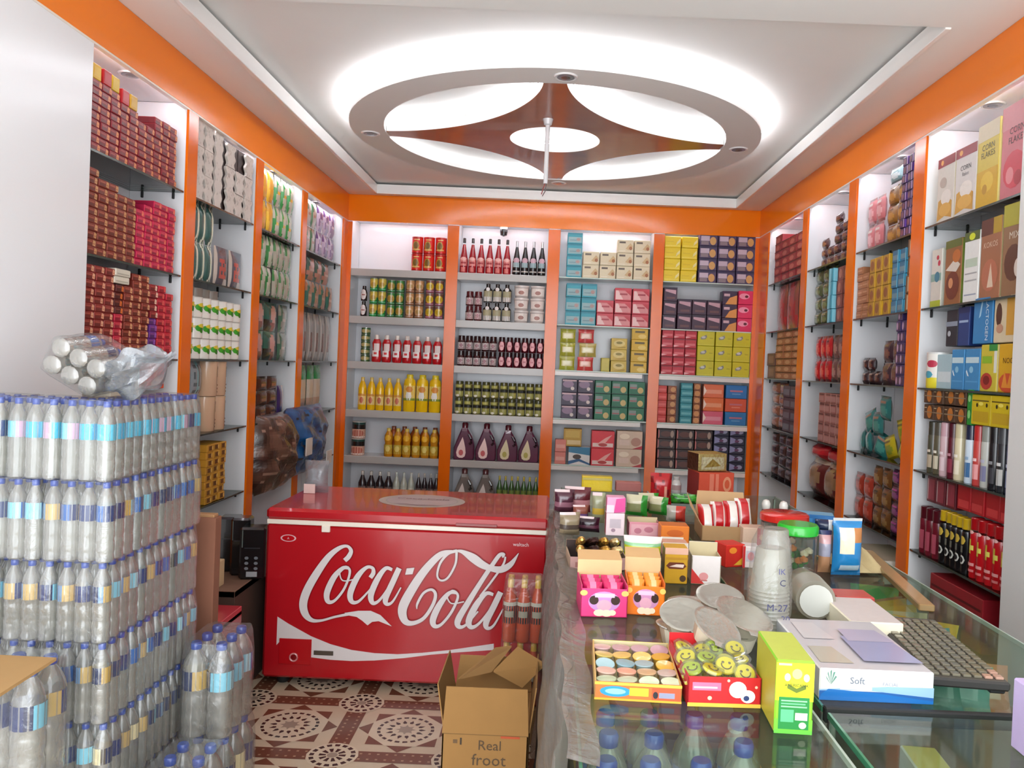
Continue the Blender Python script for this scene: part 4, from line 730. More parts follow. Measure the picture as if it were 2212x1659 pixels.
# fourth shelf: packs above, upright sprays below
slim = [(.95, 0), (1, .02), (1, .72), (.9, .76)]
for i, (t, c, k, l, nm) in enumerate(((3.74, '4c4a3a', '3a382c', 'b8a890', 'olive'), (3.68, '5a5440', '4a463a', 'd0c8b0', 'olive grey'), (3.62, 'd0b0b4', 'c8a0a8', 'e0c8cc', 'pink'), (3.55, '5a1826', '4a1420', '8a3044', 'maroon'), (3.49, 'd8cca8', 'c8bc98', 'e8e0c8', 'cream'), (3.40, 'c8d8e4', '1c2440', '3a6a98', 'white blue'), (3.335, 'c04440', 'b82c2c', 'e8a0a0', 'red'), (3.275, 'b8b8b0', '8a8c84', '7a7a9a', 'grey'), (3.215, '1c1c20', '101014', '3a3a40', 'black'), (3.155, '2a2c30', '44464a', 'c8c8c4', 'dark grey'), (3.09, '24386c', '1c2c54', '8090b8', 'navy'))):
    thing('deodorant_can', nm+' tall spray can, fourth shelf of right front bay', 'can', bottle(slim, c, .74, k, [('r', -.6, .1, .6, .35, l), ('r', -.4, .4, .4, .45, mixh(l, 'ffffff', .4))], capr=.96)(.05, .05, .235+.002*i), wpos('R', t, .05, zr[3]), -pi/2)
sr(1, 3, 3.41, 3.79, .075, [2, 2, 2, 2], ct('4a3220', [('e', .6, .5, .26, .42, 'b8702c'), ('r', 0, .45, 1, .52, '8a7a60'), ('r', .05, .75, .3, .8, 'c8b890')]), 'coffee_box', 'brown box with orange disc above sprays,', 'box', d=.1, z=zr[3]+.243, hz=.07)
sr(1, 3, 3.365, 3.405, .15, [1], ct('1c8a30', [('e', .5, .75, .3, .1, 'a0d890'), ('e', .5, .3, .3, .12, '8ad080')]), 'green_box', 'bright green narrow box above sprays,', 'box', d=.1, z=zr[3]+.243)
sr(1, 3, 3.06, 3.36, .125, [1, 1], ct('c8b018', [('r', .05, .78, .9, .82, '5a4a10'), ('e', .3, .65, .05, .07, '2c2008'), ('e', .8, .66, .05, .07, '2c2008'), ('e', .5, .7, .12, .06, 'e8d860'), ('r', .1, .1, .9, .45, 'b89820')]), 'candy_box', 'yellow box with small dark marks above sprays,', 'box', d=.1, z=zr[3]+.25)
# fifth shelf
sr(1, 4, 3.62, 3.80, .22, [1, 1, 1], bottle(slim, '6a1424', .74, '4a0c18', [('r', -.5, .1, .5, .5, 'a84a5c')], capr=.96), 'deodorant_can', 'wine red spray can, fifth shelf,', 'can', d=.06)
sr(1, 4, 3.36, 3.60, .235, [1]*5, bottle(slim, '141214', .80, 'b89818', [('e', 0, .25, .5, .08, 'c8c8c0'), ('e', 0, .25, .3, .05, '18181a'), ('e', 0, .6, .5, .08, 'c0a440'), ('r', -.2, .38, .2, .5, '6a6a60')], capr=.96), 'deodorant_can', 'black spray can with yellow cap, fifth shelf,', 'can', d=.05)
sr(1, 4, 3.06, 3.35, .25, [1]*5, bottle(slim, 'b4141c', .80, '9c0c14', [('e', 0, .76, .4, .03, 'e8b8b4'), ('r', -.4, .4, .1, .64, 'c8b43c'), ('r', -.2, .46, .4, .54, 'd8d060'), ('r', -.5, .1, .5, .14, 'd87a7c'), ('r', -.5, .2, .5, .25, 'e09a98')], capr=.96), 'deodorant_can', 'red spray can with yellow bolt, fifth shelf,', 'can', d=.06)
sr(1, 4, 3.06, 3.5, .11, [1]*4, ct('a8141e', [('r', .1, .1, .9, .4, 'c83a3c')]), 'red_box', 'red box lying above the red sprays,', 'box', d=.1, z=zr[4]+.255, q=.05)
sr(1, 4, 3.52, 3.78, .12, [1]*3, ct('5a1420', [('r', .1, .1, .9, .9, '8a2c3c'), ('r', .1, .1, .2, .9, 'b8a0a0')]), 'perfume_box', 'dark red window box above the wine sprays,', 'box', d=.08, z=zr[4]+.24, q=.05)
sr(1, 5, 3.2, 3.66, .22, [1], ct('8f1824', [('r', .03, .75, .97, .8, '5a0c14'), ('r', .1, .2, .6, .5, 'a8303a')]), 'carton', 'dark red carton under the spray cans,', 'box', d=.2, z=.36+.16)
sr(1, 5, 3.1, 3.76, .155, [1, 1], ct('3a3230', []), 'carton', 'dark carton on the bottom shelf,', 'box', d=.2)
# second bay
sr(2, 0, 3.97, 4.15, .045, [9, 9, 9], ct('3a2250', [('e', .4, .5, .25, .36, '7a4a58'), ('r', .84, .05, 1, .95, 'c8a8d8')], side='7a50b0'), 'chocolate_box', 'violet chocolate box, near stack of top shelf,', 'box', d=.14)
BP = lambda a, c, e: pouch(lambda u, v: c if (u-.55)**2/.09+(v-.42)**2/.05 < 1 else (e if .68 < v < .84 and .12 < u < .8 else (mixh(a, '000000', .3) if v < .14 or v > .9 else a)), t=.036)
sr(2, 0, 4.17, 4.42, .105, [3, 3], BP('8a5a1c', 'b07a2c', '5a3414'), 'snack_pouch', 'golden brown pouch, top shelf,', 'pouch', d=.1)
sr(2, 0, 4.22, 4.38, .08, [1], BP('8ab0b8', 'd0e0e4', '4a7a88'), 'snack_pouch', 'silver blue pouch lying on brown pouches,', 'pouch', d=.08, z=2.32+.32)
sr(2, 0, 4.46, 4.69, .15, [2, 2], BP('c06a70', 'e0a0a4', 'd8c8c4'), 'snack_pouch', 'pink pouch, top shelf,', 'pouch', d=.1)
sr(2, 1, 3.97, 4.05, .09, [4], ct('6a4428', [('r', .3, .1, .7, .9, 'c8a880')]), 'soap_box', 'brown narrow box, second shelf,', 'box', d=.14)
sr(2, 1, 4.06, 4.22, .065, [5, 5], ct('2f6a8c', [('r', .1, .2, .9, .6, '6a8894'), ('r', .85, 0, 1, 1, '5ab8d8')], side='4ab4d8', top='2ea0c8'), 'biscuit_box', 'blue biscuit box, second shelf,', 'box', d=.14)
sr(2, 1, 4.24, 4.52, .08, [4, 4, 4], ct('b08434', [('e', .4, .5, .28, .34, '8a5030'), ('r', .84, 0, 1, 1, 'd8b020')], side='d0a420'), 'biscuit_box', 'yellow brown biscuit box, second shelf,', 'box', d=.14)
sr(2, 1, 4.53, 4.70, .042, [7, 6], ct('a06a48', [('r', .1, .4, .9, .6, 'c09070')]), 'soap_box', 'tan soap box, second shelf,', 'box', d=.12)
sr(2, 2, 3.97, 4.13, .055, [7, 6, 6], ct('3a2a5a', [('e', .3, .5, .2, .36, 'b898b0'), ('r', .6, .2, .95, .8, '5a3c4c')]), 'chocolate_box', 'violet round marked box, third shelf,', 'box', d=.13)
sr(2, 2, 4.15, 4.40, .12, [2, 2], BP('3a2430', '6a3c34', '5a4a20'), 'chocolate_pouch', 'dark plum pouch, third shelf,', 'pouch', d=.1)
sr(2, 2, 4.41, 4.66, .075, [2, 2, 1], BP('2c1a20', '5a3028', '8a6a58'), 'chocolate_pouch', 'dark small pouch at far side, third shelf,', 'pouch', d=.1)
for i, (t, z, a, nm) in enumerate(((4.02, 0, 0, 'lowest near'), (4.14, 0, 1, 'lowest middle'), (4.26, 0, 2, 'lowest third'), (4.03, .1, 0, 'upper near'), (4.15, .1, 1, 'upper middle'), (4.03, .2, 2, 'topmost near'), (4.13, .19, 0, 'topmost middle'))):
    thing('snack_pouch', nm+' yellow green pouch heaped on fourth shelf, right second bay', 'pouch', BP('b8a81c', '8a9a1c', '6a6018')(.13, .07, .125), wpos('R', t, .07+.01*i, 1.178+z), rot=(random.uniform(-.15, .15), random.uniform(-.35, .35), -pi/2+random.uniform(-.3, .3)), group='yellow green pouches')
for i, (t, z, nm) in enumerate(((4.40, 0, 'lower near'), (4.52, 0, 'lower middle'), (4.63, 0, 'lower far'), (4.42, .11, 'upper near'), (4.50, .12, 'upper middle'), (4.33, .2, 'topmost'))):
    thing('snack_pouch', nm+' teal pouch heaped on fourth shelf, right second bay', 'pouch', BP('1f6a68', '3a8a80', '8a6a58')(.125, .07, .13), wpos('R', t, .07, 1.178+z), rot=(random.uniform(-.15, .15), random.uniform(-.35, .35), -pi/2+random.uniform(-.3, .3)), group='teal pouches')
sr(2, 4, 3.97, 4.20, .085, [4, 4], BP('5a2450', '8a3a78', '9a2c80'), 'snack_pouch', 'purple magenta pouch, fifth shelf,', 'pouch', d=.1)
sr(2, 4, 4.21, 4.44, .11, [3, 3], BP('6a4420', '8a6a38', '3a2410'), 'snack_pouch', 'brown gold pouch, fifth shelf,', 'pouch', d=.1)
sr(2, 4, 4.45, 4.70, .13, [2, 2], BP('9a3424', 'b85040', '7a4a3c'), 'snack_pouch', 'rust red pouch, fifth shelf,', 'pouch', d=.1)
sr(2, 5, 4.0, 4.42, .12, [1], ct('a89c88', [('r', .3, .4, .6, .5, '5a4a3c'), ('p', [(.75, .3), (.9, .5), (.95, .3)], '2c2420')], side='d8d0c4'), 'carton', 'beige carton with handle hole, right bottom shelf,', 'box', d=.2, z=.36+.22, q=-.04)
sr(2, 5, 3.98, 4.6, .215, [1, 1], ct('7a2824', [('r', .1, .6, .9, .7, 'a85048')]), 'carton', 'dark red carton under beige one,', 'box', d=.2)
# third bay
sr(3, 0, 4.85, 5.25, .065, [5, 4, 4], BP('3a1c28', '6a3c34', '8a6a70'), 'chocolate_pouch', 'dark purple nut pouch near, top shelf,', 'pouch', d=.1)
sr(3, 0, 5.25, 5.48, .065, [3, 2], BP('4a2424', '8a5a3c', '2c1418'), 'chocolate_pouch', 'dark brown nut pouch far, top shelf,', 'pouch', d=.1)
sr(3, 1, 4.84, 5.04, .085, [4, 4], ct('7a3a34', [('e', .5, .5, .3, .34, 'a86a58'), ('r', 0, 0, .1, 1, '4a2420')]), 'biscuit_box', 'red brown biscuit box, second shelf,', 'box', d=.13)
sr(3, 1, 5.05, 5.13, .085, [4], ct('3f9cb4', [('r', 0, 0, .55, 1, '8ccfe0')], side='8ed4e6', top='3a9cb8'), 'biscuit_box', 'sky blue box, second shelf,', 'box', d=.14, q=.0)
sr(3, 1, 5.15, 5.58, .095, [4, 4, 4], BP('4a5434', '6a7a48', '8a7a50'), 'tea_pouch', 'mossy green pouch, second shelf,', 'pouch', d=.1)
sr(3, 2, 4.84, 4.96, .15, [2], BP('a8905c', 'c8b07c', '8a6a3c'), 'sugar_pouch', 'straw coloured pouch, third shelf,', 'pouch', d=.1)
sr(3, 2, 4.98, 5.18, .15, [2, 2], BP('6a4440', '9a706a', '5a3430'), 'sugar_pouch', 'mauve brown pouch, third shelf,', 'pouch', d=.1)
sr(3, 2, 5.2, 5.52, .15, [2, 2, 2], BP('b01820', 'd84a40', '8a1018'), 'sugar_pouch', 'bright red pouch, third shelf,', 'pouch', d=.1)
sr(3, 3, 4.84, 5.27, .063, [5, 5, 5, 5], ct('9a6058', [('r', .1, .2, .9, .7, 'b0807a'), ('r', .1, .8, .9, .9, '5a2c28'), ('r', 0, 0, .08, 1, 'c8a8a0')]), 'soap_box', 'dusty pink soap box, fourth shelf,', 'box', d=.13)
sr(3, 4, 4.86, 5.5, .1, [1, 1], pouch(lambda u, v: 'b81824' if v > .4 else '8a0c18', t=.12), 'red_sack', 'red bag on top of the heap, fifth shelf,', 'bag', d=.14, z=.80+.25)
sr(3, 4, 4.9, 5.55, .25, [1, 1], pouch(lambda u, v: '8a6a48' if (u-.5)**2+(v-.55)**2 < .12 else ('c8b8a0' if v > .85 else '5a1c1c'), t=.14), 'red_sack', 'brown and red bag below, fifth shelf,', 'bag', d=.16)
# fourth bay
sr(4, 0, 5.72, 6.5, .062, [6, 5, 5, 5], ct('8f2830', [('e', .4, .4, .3, .3, 'b86a60'), ('r', 0, .85, 1, 1, '5a1820')]), 'biscuit_box', 'dark red biscuit box, top shelf,', 'box', d=.13)
sr(4, 1, 5.72, 6.55, .37, [1, 1, 1], pouch(lambda u, v: 'a82c2c' if math.sin(u*9+v*4) > -.2 else '8a4038', t=.04), 'flour_pack', 'tall red pack, second shelf,', 'pack', d=.12)
sr(4, 2, 5.72, 6.35, .052, [7, 7, 7], ct('a06444', [('e', .5, .45, .3, .3, 'c09070'), ('r', 0, .86, 1, 1, '5a2c20')]), 'biscuit_box', 'tan biscuit box, third shelf,', 'box', d=.13)
sr(4, 2, 6.36, 6.58, .1, [2], ct('6a4a44', [('r', .2, .2, .8, .8, '8a6a5c')]), 'biscuit_box', 'dull brown box at far end, third shelf,', 'box', d=.13)
sr(4, 3, 5.72, 6.1, .085, [4, 4], ct('4a3a44', [('r', .1, .2, .9, .7, '6a7078')], top='24304a'), 'biscuit_box', 'slate coloured box, fourth shelf,', 'box', d=.13)
sr(4, 3, 6.12, 6.56, .09, [4, 4], BP('8a5a44', 'a87a60', '6a3c30'), 'flour_pack', 'tan pouch far side, fourth shelf,', 'pouch', d=.1)
sr(4, 4, 5.72, 6.5, .085, [4, 4, 4, 4], BP('2a1416', '4a2424', '5a4a4c'), 'chocolate_pouch', 'black brown pouch, fifth shelf,', 'pouch', d=.1)
# ================================================================== water bottles
WP = [(.78, 0), (.98, .02), (1, .06), (.92, .1), (1, .14), (1, .24), (.93, .28), (1, .32), (1, .44), (.95, .47), (1, .5), (1, .72), (.86, .8), (.6, .87), (.38, .915), (.36, .93)]
def wbottle(w, h):
    r = w/2; P = {'b': MB().lathe([(a*r, z*h) for a, z in WP], 'ffffff', 12).done('water_bottle', 'water'),
                  'c': MB().lathe([(.40*r, .925*h), (.43*r, .93*h), (.43*r, .985*h), (.36*r, h), (0, h)], '1f44a0', 12).done('bottle_cap', 'gloss')}
    pal = {'blue': ['7fc4d8', '2c62a8', '1c2f66', 'a8d4e0', '2c62a8', '16264e'], 'navy': ['1c2f66', '2a3a60', 'c8a868', '1a2a58', '6a90b8', '22386e'], 'gold': ['c8a24c', 'e8d8a8', '1e2c54', '8ab8cc', '4a4238', 'c8a868'], 'cyan': ['3fb0d0', '58c0dc', 'c8a0b8', '2c9cc4', '8ad4e4', '3fb0d0']}
    for k, q in pal.items():
        n = 12; g = MB(); vs = []; fs = []
        for z in (.515, .715): vs += [(1.02*r*math.cos(2*pi*i/n), 1.02*r*math.sin(2*pi*i/n), z*h) for i in range(n)]
        for i in range(n): fs.append((i, (i+1) % n, n+(i+1) % n, n+i))
        g.add(vs, fs, [q[i//4 % 6] if i % 4 < 3 else q[3+i//4] for i in range(n)], True); P[k] = g.done('bottle_label', 'gloss')
    return P
WB = wbottle(.0478, .221); WL = wbottle(.082, .308); WM = wbottle(.056, .198)
def wrap(w, d, h, rr):
    n = 44; b = MB(); prof = [(.93, 0), (1, .015), (1.01, .1), (.99, .3), (1.01, .5), (1, .72), (.965, .86), (.94, .955), (.90, 1.0)]; vs = []; fs = []
    for q, z in prof:
        for k in range(n):
            a = 2*pi*k/n; c, s_ = math.cos(a), math.sin(a); x = abs(c)**.28*math.copysign(1, c)*w/2; y = abs(s_)**.28*math.copysign(1, s_)*d/2
            vs.append((x*q, y*q, z*h+.002*math.sin(7*a)))
    for i in range(len(prof)-1):
        for k in range(n): fs.append((i*n+k, i*n+(k+1) % n, (i+1)*n+(k+1) % n, (i+1)*n+k))
    fs.append(tuple((len(prof)-1)*n+k for k in range(n)))
    return b.add(vs, fs, 'ffffff', True).done('shrink_film', 'film')
_wr = {}
def wpack(B, nx, ny, p, h, loc, label, rz=0., rot=None, pals=('blue', 'navy', 'gold', 'blue'), group='shrink wrapped water packs'):
    k = (nx, ny, p, h)
    if k not in _wr: _wr[k] = wrap(nx*p+.004, ny*p+.004, h+.003, p/2)
    r = thing('water_pack', label, 'water pack', [('shrink_film', _wr[k])], loc, rz, group, rot=rot)
    for i in range(nx):
        for j in range(ny):
            o = obj('water_bottle', B['b'], r, ((i-(nx-1)/2)*p, (j-(ny-1)/2)*p, .0015), (0, 0, random.uniform(0, 6.3)))
            obj('bottle_cap', B['c'], o); obj('bottle_label', B[random.choice(pals)], o)
    return r
p_ = .0486; X1, Y1, HL = -1.178, 2.205, .2235
for L in range(6):
    z = .108+L*HL; top = L == 5; nm = ORD[6-L]+' layer from top' if not top else 'top layer'
    jx = random.uniform(-.008, .004)-(L*.004)
    if L % 2 == 0:
        S_ = [(-2*p_, 1.5*p_+3*p_*j, 4, 3, 'in right column, '+ORD[j+1]+' from front') for j in range(4)]+[(-6*p_-.003, 1.5*p_, 4, 3, 'in front row, left of corner pack')]
    else:
        S_ = [(-1.5*p_, 2*p_+4*p_*j, 3, 4, 'in right column, '+ORD[j+1]+' from front') for j in range(3)]+[(-4.5*p_-.003, 2*p_, 3, 4, 'in front row, next to corner pack'), (-7.5*p_-.006, 2*p_, 3, 4, 'in front row, second from corner pack')]
    for dx, dy, nx, ny, w in S_:
        wpack(WB, nx, ny, p_, .221, (X1+dx+jx+random.uniform(-.001, .001), Y1+dy*1.012+random.uniform(0, .002), z), 'tall stack water pack '+w+', '+nm, pals=('cyan', 'cyan', 'blue', 'cyan') if top and dy > 0 and dx > -.25 else ('blue', 'navy', 'gold', 'blue', 'navy'))
b = MB(); [b.box(-1.62+.0, -1.17, 2.2+k*.12, 2.29+k*.12, .085, .105, '9a7a54') for k in range(5)]; [b.box(-1.62+k*.2, -1.57+k*.2, 2.2, 2.78, 0, .085, '86683f') for k in range(3)]
thing('pallet', 'low wooden pallet under the tall stack of water packs', 'pallet', [(None, b.done('pallet', 'wood'))])
ax, az = onY(430, 1371, 2.645); bx, bz = onY(477, 1379, 2.645); cx = (ax+bx)/2
wpack(WL, 2, 3, .0835, .308, (cx, 2.725, .335), 'upper six pack of large water bottles standing before the red freezer', group='large bottle packs')
wpack(WL, 2, 3, .0835, .308, (cx+.012, 2.735, .022), 'lower six pack of large water bottles under another before the freezer', group='large bottle packs')
b = MB().box(cx-.1, cx+.12, 2.60, 2.87, 0, .02, '9a7a54'); thing('board', 'flat board under the two six packs by the freezer', 'board', [(None, b.done('board', 'card'))])
ax, ay = onZ(372, 1635, .40); bx, by = onZ(430, 1632, .40)
wpack(WL, 2, 3, .0835, .308, ((ax+bx)/2, ay+.0, .092), 'six pack of large bottles lowest at the foot of the tall stack', group='large bottle packs')
b = MB().box((ax+bx)/2-.09, (ax+bx)/2+.09, ay-.13, ay+.13, 0, .09, 'a5814f'); thing('carton', 'flat brown carton under the foremost six pack of bottles', 'box', [(None, b.done('carton', 'card'))])
ax, az = onY(65, 1475, 2.03)
wpack(WL, 2, 2, .0835, .308, (ax-.042, 2.07, .475), 'big bottle pack under brown cardboard at lower left', group='large bottle packs')
wpack(WL, 2, 2, .0835, .308, (ax-.042, 2.07, .165), 'lower big bottle pack beneath pack with cardboard on top', group='large bottle packs')
b = MB().box(ax-.13, ax+.045, 1.98, 2.16, 0, .163, 'a5814f'); thing('carton', 'brown carton under the big bottle packs at lower left', 'box', [(None, b.done('carton', 'card'))])
c0 = onZ(122, 1422, .795); c1 = onZ(-8, 1505, .795); b = MB()
pts = [(c0[0], c0[1]), (c0[0]-.4, c0[1]+.005), (c0[0]-.4, c1[1]-.1), (c1[0], c1[1])]
vs = [(x, y, .789) for x, y in pts]+[(x, y, .797) for x, y in pts]
b.add(vs, [(0, 1, 2, 3), (4, 7, 6, 5), (0, 4, 5, 1), (1, 5, 6, 2), (2, 6, 7, 3), (3, 7, 4, 0)], 'b08a58'); thing('cardboard_sheet', 'brown cardboard sheet lying on the big bottles at lower left', 'cardboard', [(None, b.done('cardboard_sheet', 'card'))])
zt = .108+6*HL
ax, az = onY(183, 800, 2.36)
wpack(WM, 3, 2, .058, .2, (ax, 2.30, az+.01), 'small wrapped bottle pack lying with bottoms forward atop the stack', rot=(-pi/2+.12, .5, 0), group='large bottle packs')
b = MB()
def bag(u, v):
    a = u*2*pi; r = (.075*math.sin(pi*min(1, v*1.15))**.6+.012)*(1+.22*math.sin(5*a+9*v)+.12*math.sin(11*a-5*v)); L = v*.2
    return (-.09+L*.92+r*.25*math.cos(a)*.4, r*math.cos(a), .055+r*.75*math.sin(a)+.075*v*v)
b.sheet(bag, 30, 18, 'ffffff'); ax, az = onY(318, 850, 2.4)
thing('plastic_bag', 'crumpled clear plastic bag on top of the water stack', 'bag', [(None, b.done('plastic_bag', 'bagfilm'))], (ax, 2.36, zt+.006))
# ================================================================== left floor clutter
b = MB().box(-1.66, -1.205, 2.93, 2.985, 0, .49, '7c4e3c').box(-1.66, -1.205, 2.93, 2.985, .485, .495, '6a4434'); thing('carton', 'lower tall brown carton behind the tall water stack', 'box', [(None, b.done('carton', 'card'))])
b = MB().box(-1.65, -1.20, 2.93, 2.985, 0, .495, '84543f').box(-1.64, -1.21, 2.94, 2.98, .49, .505, 'a87c54'); thing('carton', 'upper tall brown carton behind the tall water stack', 'box', [(None, b.done('carton', 'card'))], (0, 0, .497))
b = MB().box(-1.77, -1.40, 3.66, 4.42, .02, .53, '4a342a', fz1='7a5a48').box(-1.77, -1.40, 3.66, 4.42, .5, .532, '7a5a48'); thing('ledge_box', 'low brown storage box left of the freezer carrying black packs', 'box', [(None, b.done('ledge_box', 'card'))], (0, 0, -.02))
def blackpack(w, d, h, icons=False):
    b = MB().box(-w/2, w/2, -d/2, d/2, 0, h, '121214', ch=.01); D = [('r', .1, .62, .14, .95, '5a6460'), ('r', .2, .6, .8, .62, '2c2c30')]
    if icons: D += [('e', .3+.36*(k % 2), .42-.1*(k//2), .08, .03, '70747a', 10) for k in range(6)]+[('r', .3, .06, .72, .16, '9a9ca0')]
    return [(None, b.decals(D, w, d, h).done('black_pack', 'gloss'))]
for i, (px, w, h, ic, nm) in enumerate(((497, .10, .27, False, 'black glossy pack nearest the brown carton on low box'), (522, .09, .28, False, 'black glossy pack in the middle of three on low box'), (552, .12, .25, True, 'black pack with small white icons touching the freezer'))):
    yy = 4.02-.06*i; x, z = onY(px, 1200, yy); thing('black_pack', nm, 'pack', blackpack(w, .1, h, ic), (max(-1.72, min(x, -1.405)), yy+.0, .5125), .15)
b = MB().box(-1.60, -1.45, 3.70, 3.78, 0, .12, 'cdb48a').decals([('r', .2, .3, .8, .5, 'e8d8a8')], .1, 0, .1, y=0); thing('small_carton', 'cream carton on the low box before black packs', 'box', [(None, MB().box(-1.60, -1.49, 3.68, 3.76, 0, .12, 'cdb48a').done('small_carton', 'card'))], (0, 0, .5125))
b = MB()
for k in range(5): b.box(-1.50+k*.028, -1.485+k*.028, 3.395, 3.412, .02, .42, 'b8323c')
b.box(-1.51, -1.35, 3.40, 3.62, .0, .03, 'a82834'); b.box(-1.51, -1.35, 3.395, 3.62, .42, .46, 'c03a44'); b.box(-1.51, -1.50, 3.40, 3.62, .0, .44, 'a82834'); b.box(-1.36, -1.35, 3.40, 3.62, .0, .44, 'a82834')
thing('plastic_crate', 'red plastic slatted crate between brown carton and freezer', 'crate', [(None, b.done('plastic_crate', 'gloss'))])
def lump(fn, w, h, t):
    b = MB(); 
    for sd in (-1, 1):
        def g(u, v, sd=sd):
            e = (max(0, math.sin(pi*u))**.45)*(max(0, math.sin(pi*v))**.4); nz = noise.noise(Vector((u*5, v*5, sd*3.)))*.35+noise.noise(Vector((u*13, v*13, sd*7.)))*.14
            return ((u-.5)*w*(-sd)*(1-.12*abs(2*v-1)**3), sd*t/2*e*(1+nz), v*h)
        b.sheet(g, 30, 30, fn)
    return b
nzc = lambda a, c, e, k=7.: (lambda u, v: mixh(a, c, min(1, max(0, .5+1.3*noise.noise(Vector((u*k, v*k, 1.7)))))) if noise.noise(Vector((u*k*1.7, v*k*2.3, 9.))) < .42 else e)
def sack(fn, w, h, t, loc, nm, label, rot, extra=None, m='foilpack'):
    P = [(None, lump(fn, w, h, t).done(nm, m))]+(extra or [])
    thing(nm, label, 'bag', P, loc, rot=rot)
(y0, z1), (y1, z0) = onX(592, 915, XL+.1), onX(652, 1045, XL+.1)
sack(nzc('33201a', '6b4a3c', '8a6a5a'), y1-y0+.02, z1-z0+.04, .3, (XL-.02, (y0+y1)/2, z0), 'brown_sack', 'bulging brown plastic sack hanging out of the left third bay', (0, 0, pi/2))
tg = lambda x0, x1, z0, z1: MB().box(x0, x1, -.125, -.118, z0, z1, 'ded6cc').done('price_tag', 'paper')
(y0, z1), (y1, z0) = onX(655, 892, XL+.14), onX(730, 1005, XL+.14)
sack(nzc('123a68', '1f5f98', '14202c'), (y1-y0)*.95, (z1-z0)+.02, .24, (XL-.0, (y0+y1)/2, z0), 'blue_bag', 'shiny blue bag with white tags at the left fourth bay', (0, 0, pi/2), [('price_tag', tg(-.32, -.18, .16, .28)), ('price_tag', tg(.2, .34, .04, .14))])
x, y = onZ(683, 1062, .864); b = MB().pillow(.13, .17, .09, lambda u, v: 'c8bcb0' if v > .3 else 'd8b8a8', 10, 10)
thing('clear_bag', 'small clear bag standing at the rear of the freezer lid', 'bag', [(None, b.done('clear_bag', 'bagfilm')), ('tag', MB().box(-.05, .01, -.06, -.054, .0, .05, 'e0c8c0').done('tag', 'paper'))], (x, y, .863))
# drink bundles and the open carton at the counter's side
def bundle(loc, label, gold):
    B = [(.9, 0), (1, .03), (1, .6), (.8, .72), (.42, .84), (.4, .86)]
    r = thing('drink_bundle', label, 'drink pack', [('shrink_film', wrap(.18, .125, .268, .03))], loc, group='orange drink bundles')
    pp = bottle(B, 'c8502c', .86, 'd8a83c', [('r', -.8, .3, .8, .58, '1c1a1c'), ('r', -.5, .4, .4, .5, 'a8a08c'), ('r', -.8, .58, .8, .64, 'c8c0b0')], capr=.46)(.057, .057, .265)
    for i in range(3):
        for j in range(2):
            o = obj('drink_bottle', pp[0][1], r, ((i-1)*.058, (j-.5)*.058, .001)); obj('bottle_cap', pp[1][1], o); obj('bottle_label', pp[2][1], o)
bundle((-.088, 3.46, .152), 'lower bundle of orange drink bottles between freezer and counter', 0); bundle((-.080, 3.455, .422), 'upper bundle of orange drink bottles against the red freezer', 1)
thing('carton', 'small brown carton under the orange drink bundles', 'box', [(None, MB().box(-.19, .02, 3.38, 3.54, 0, .15, '8a6a44').done('carton', 'card'))])
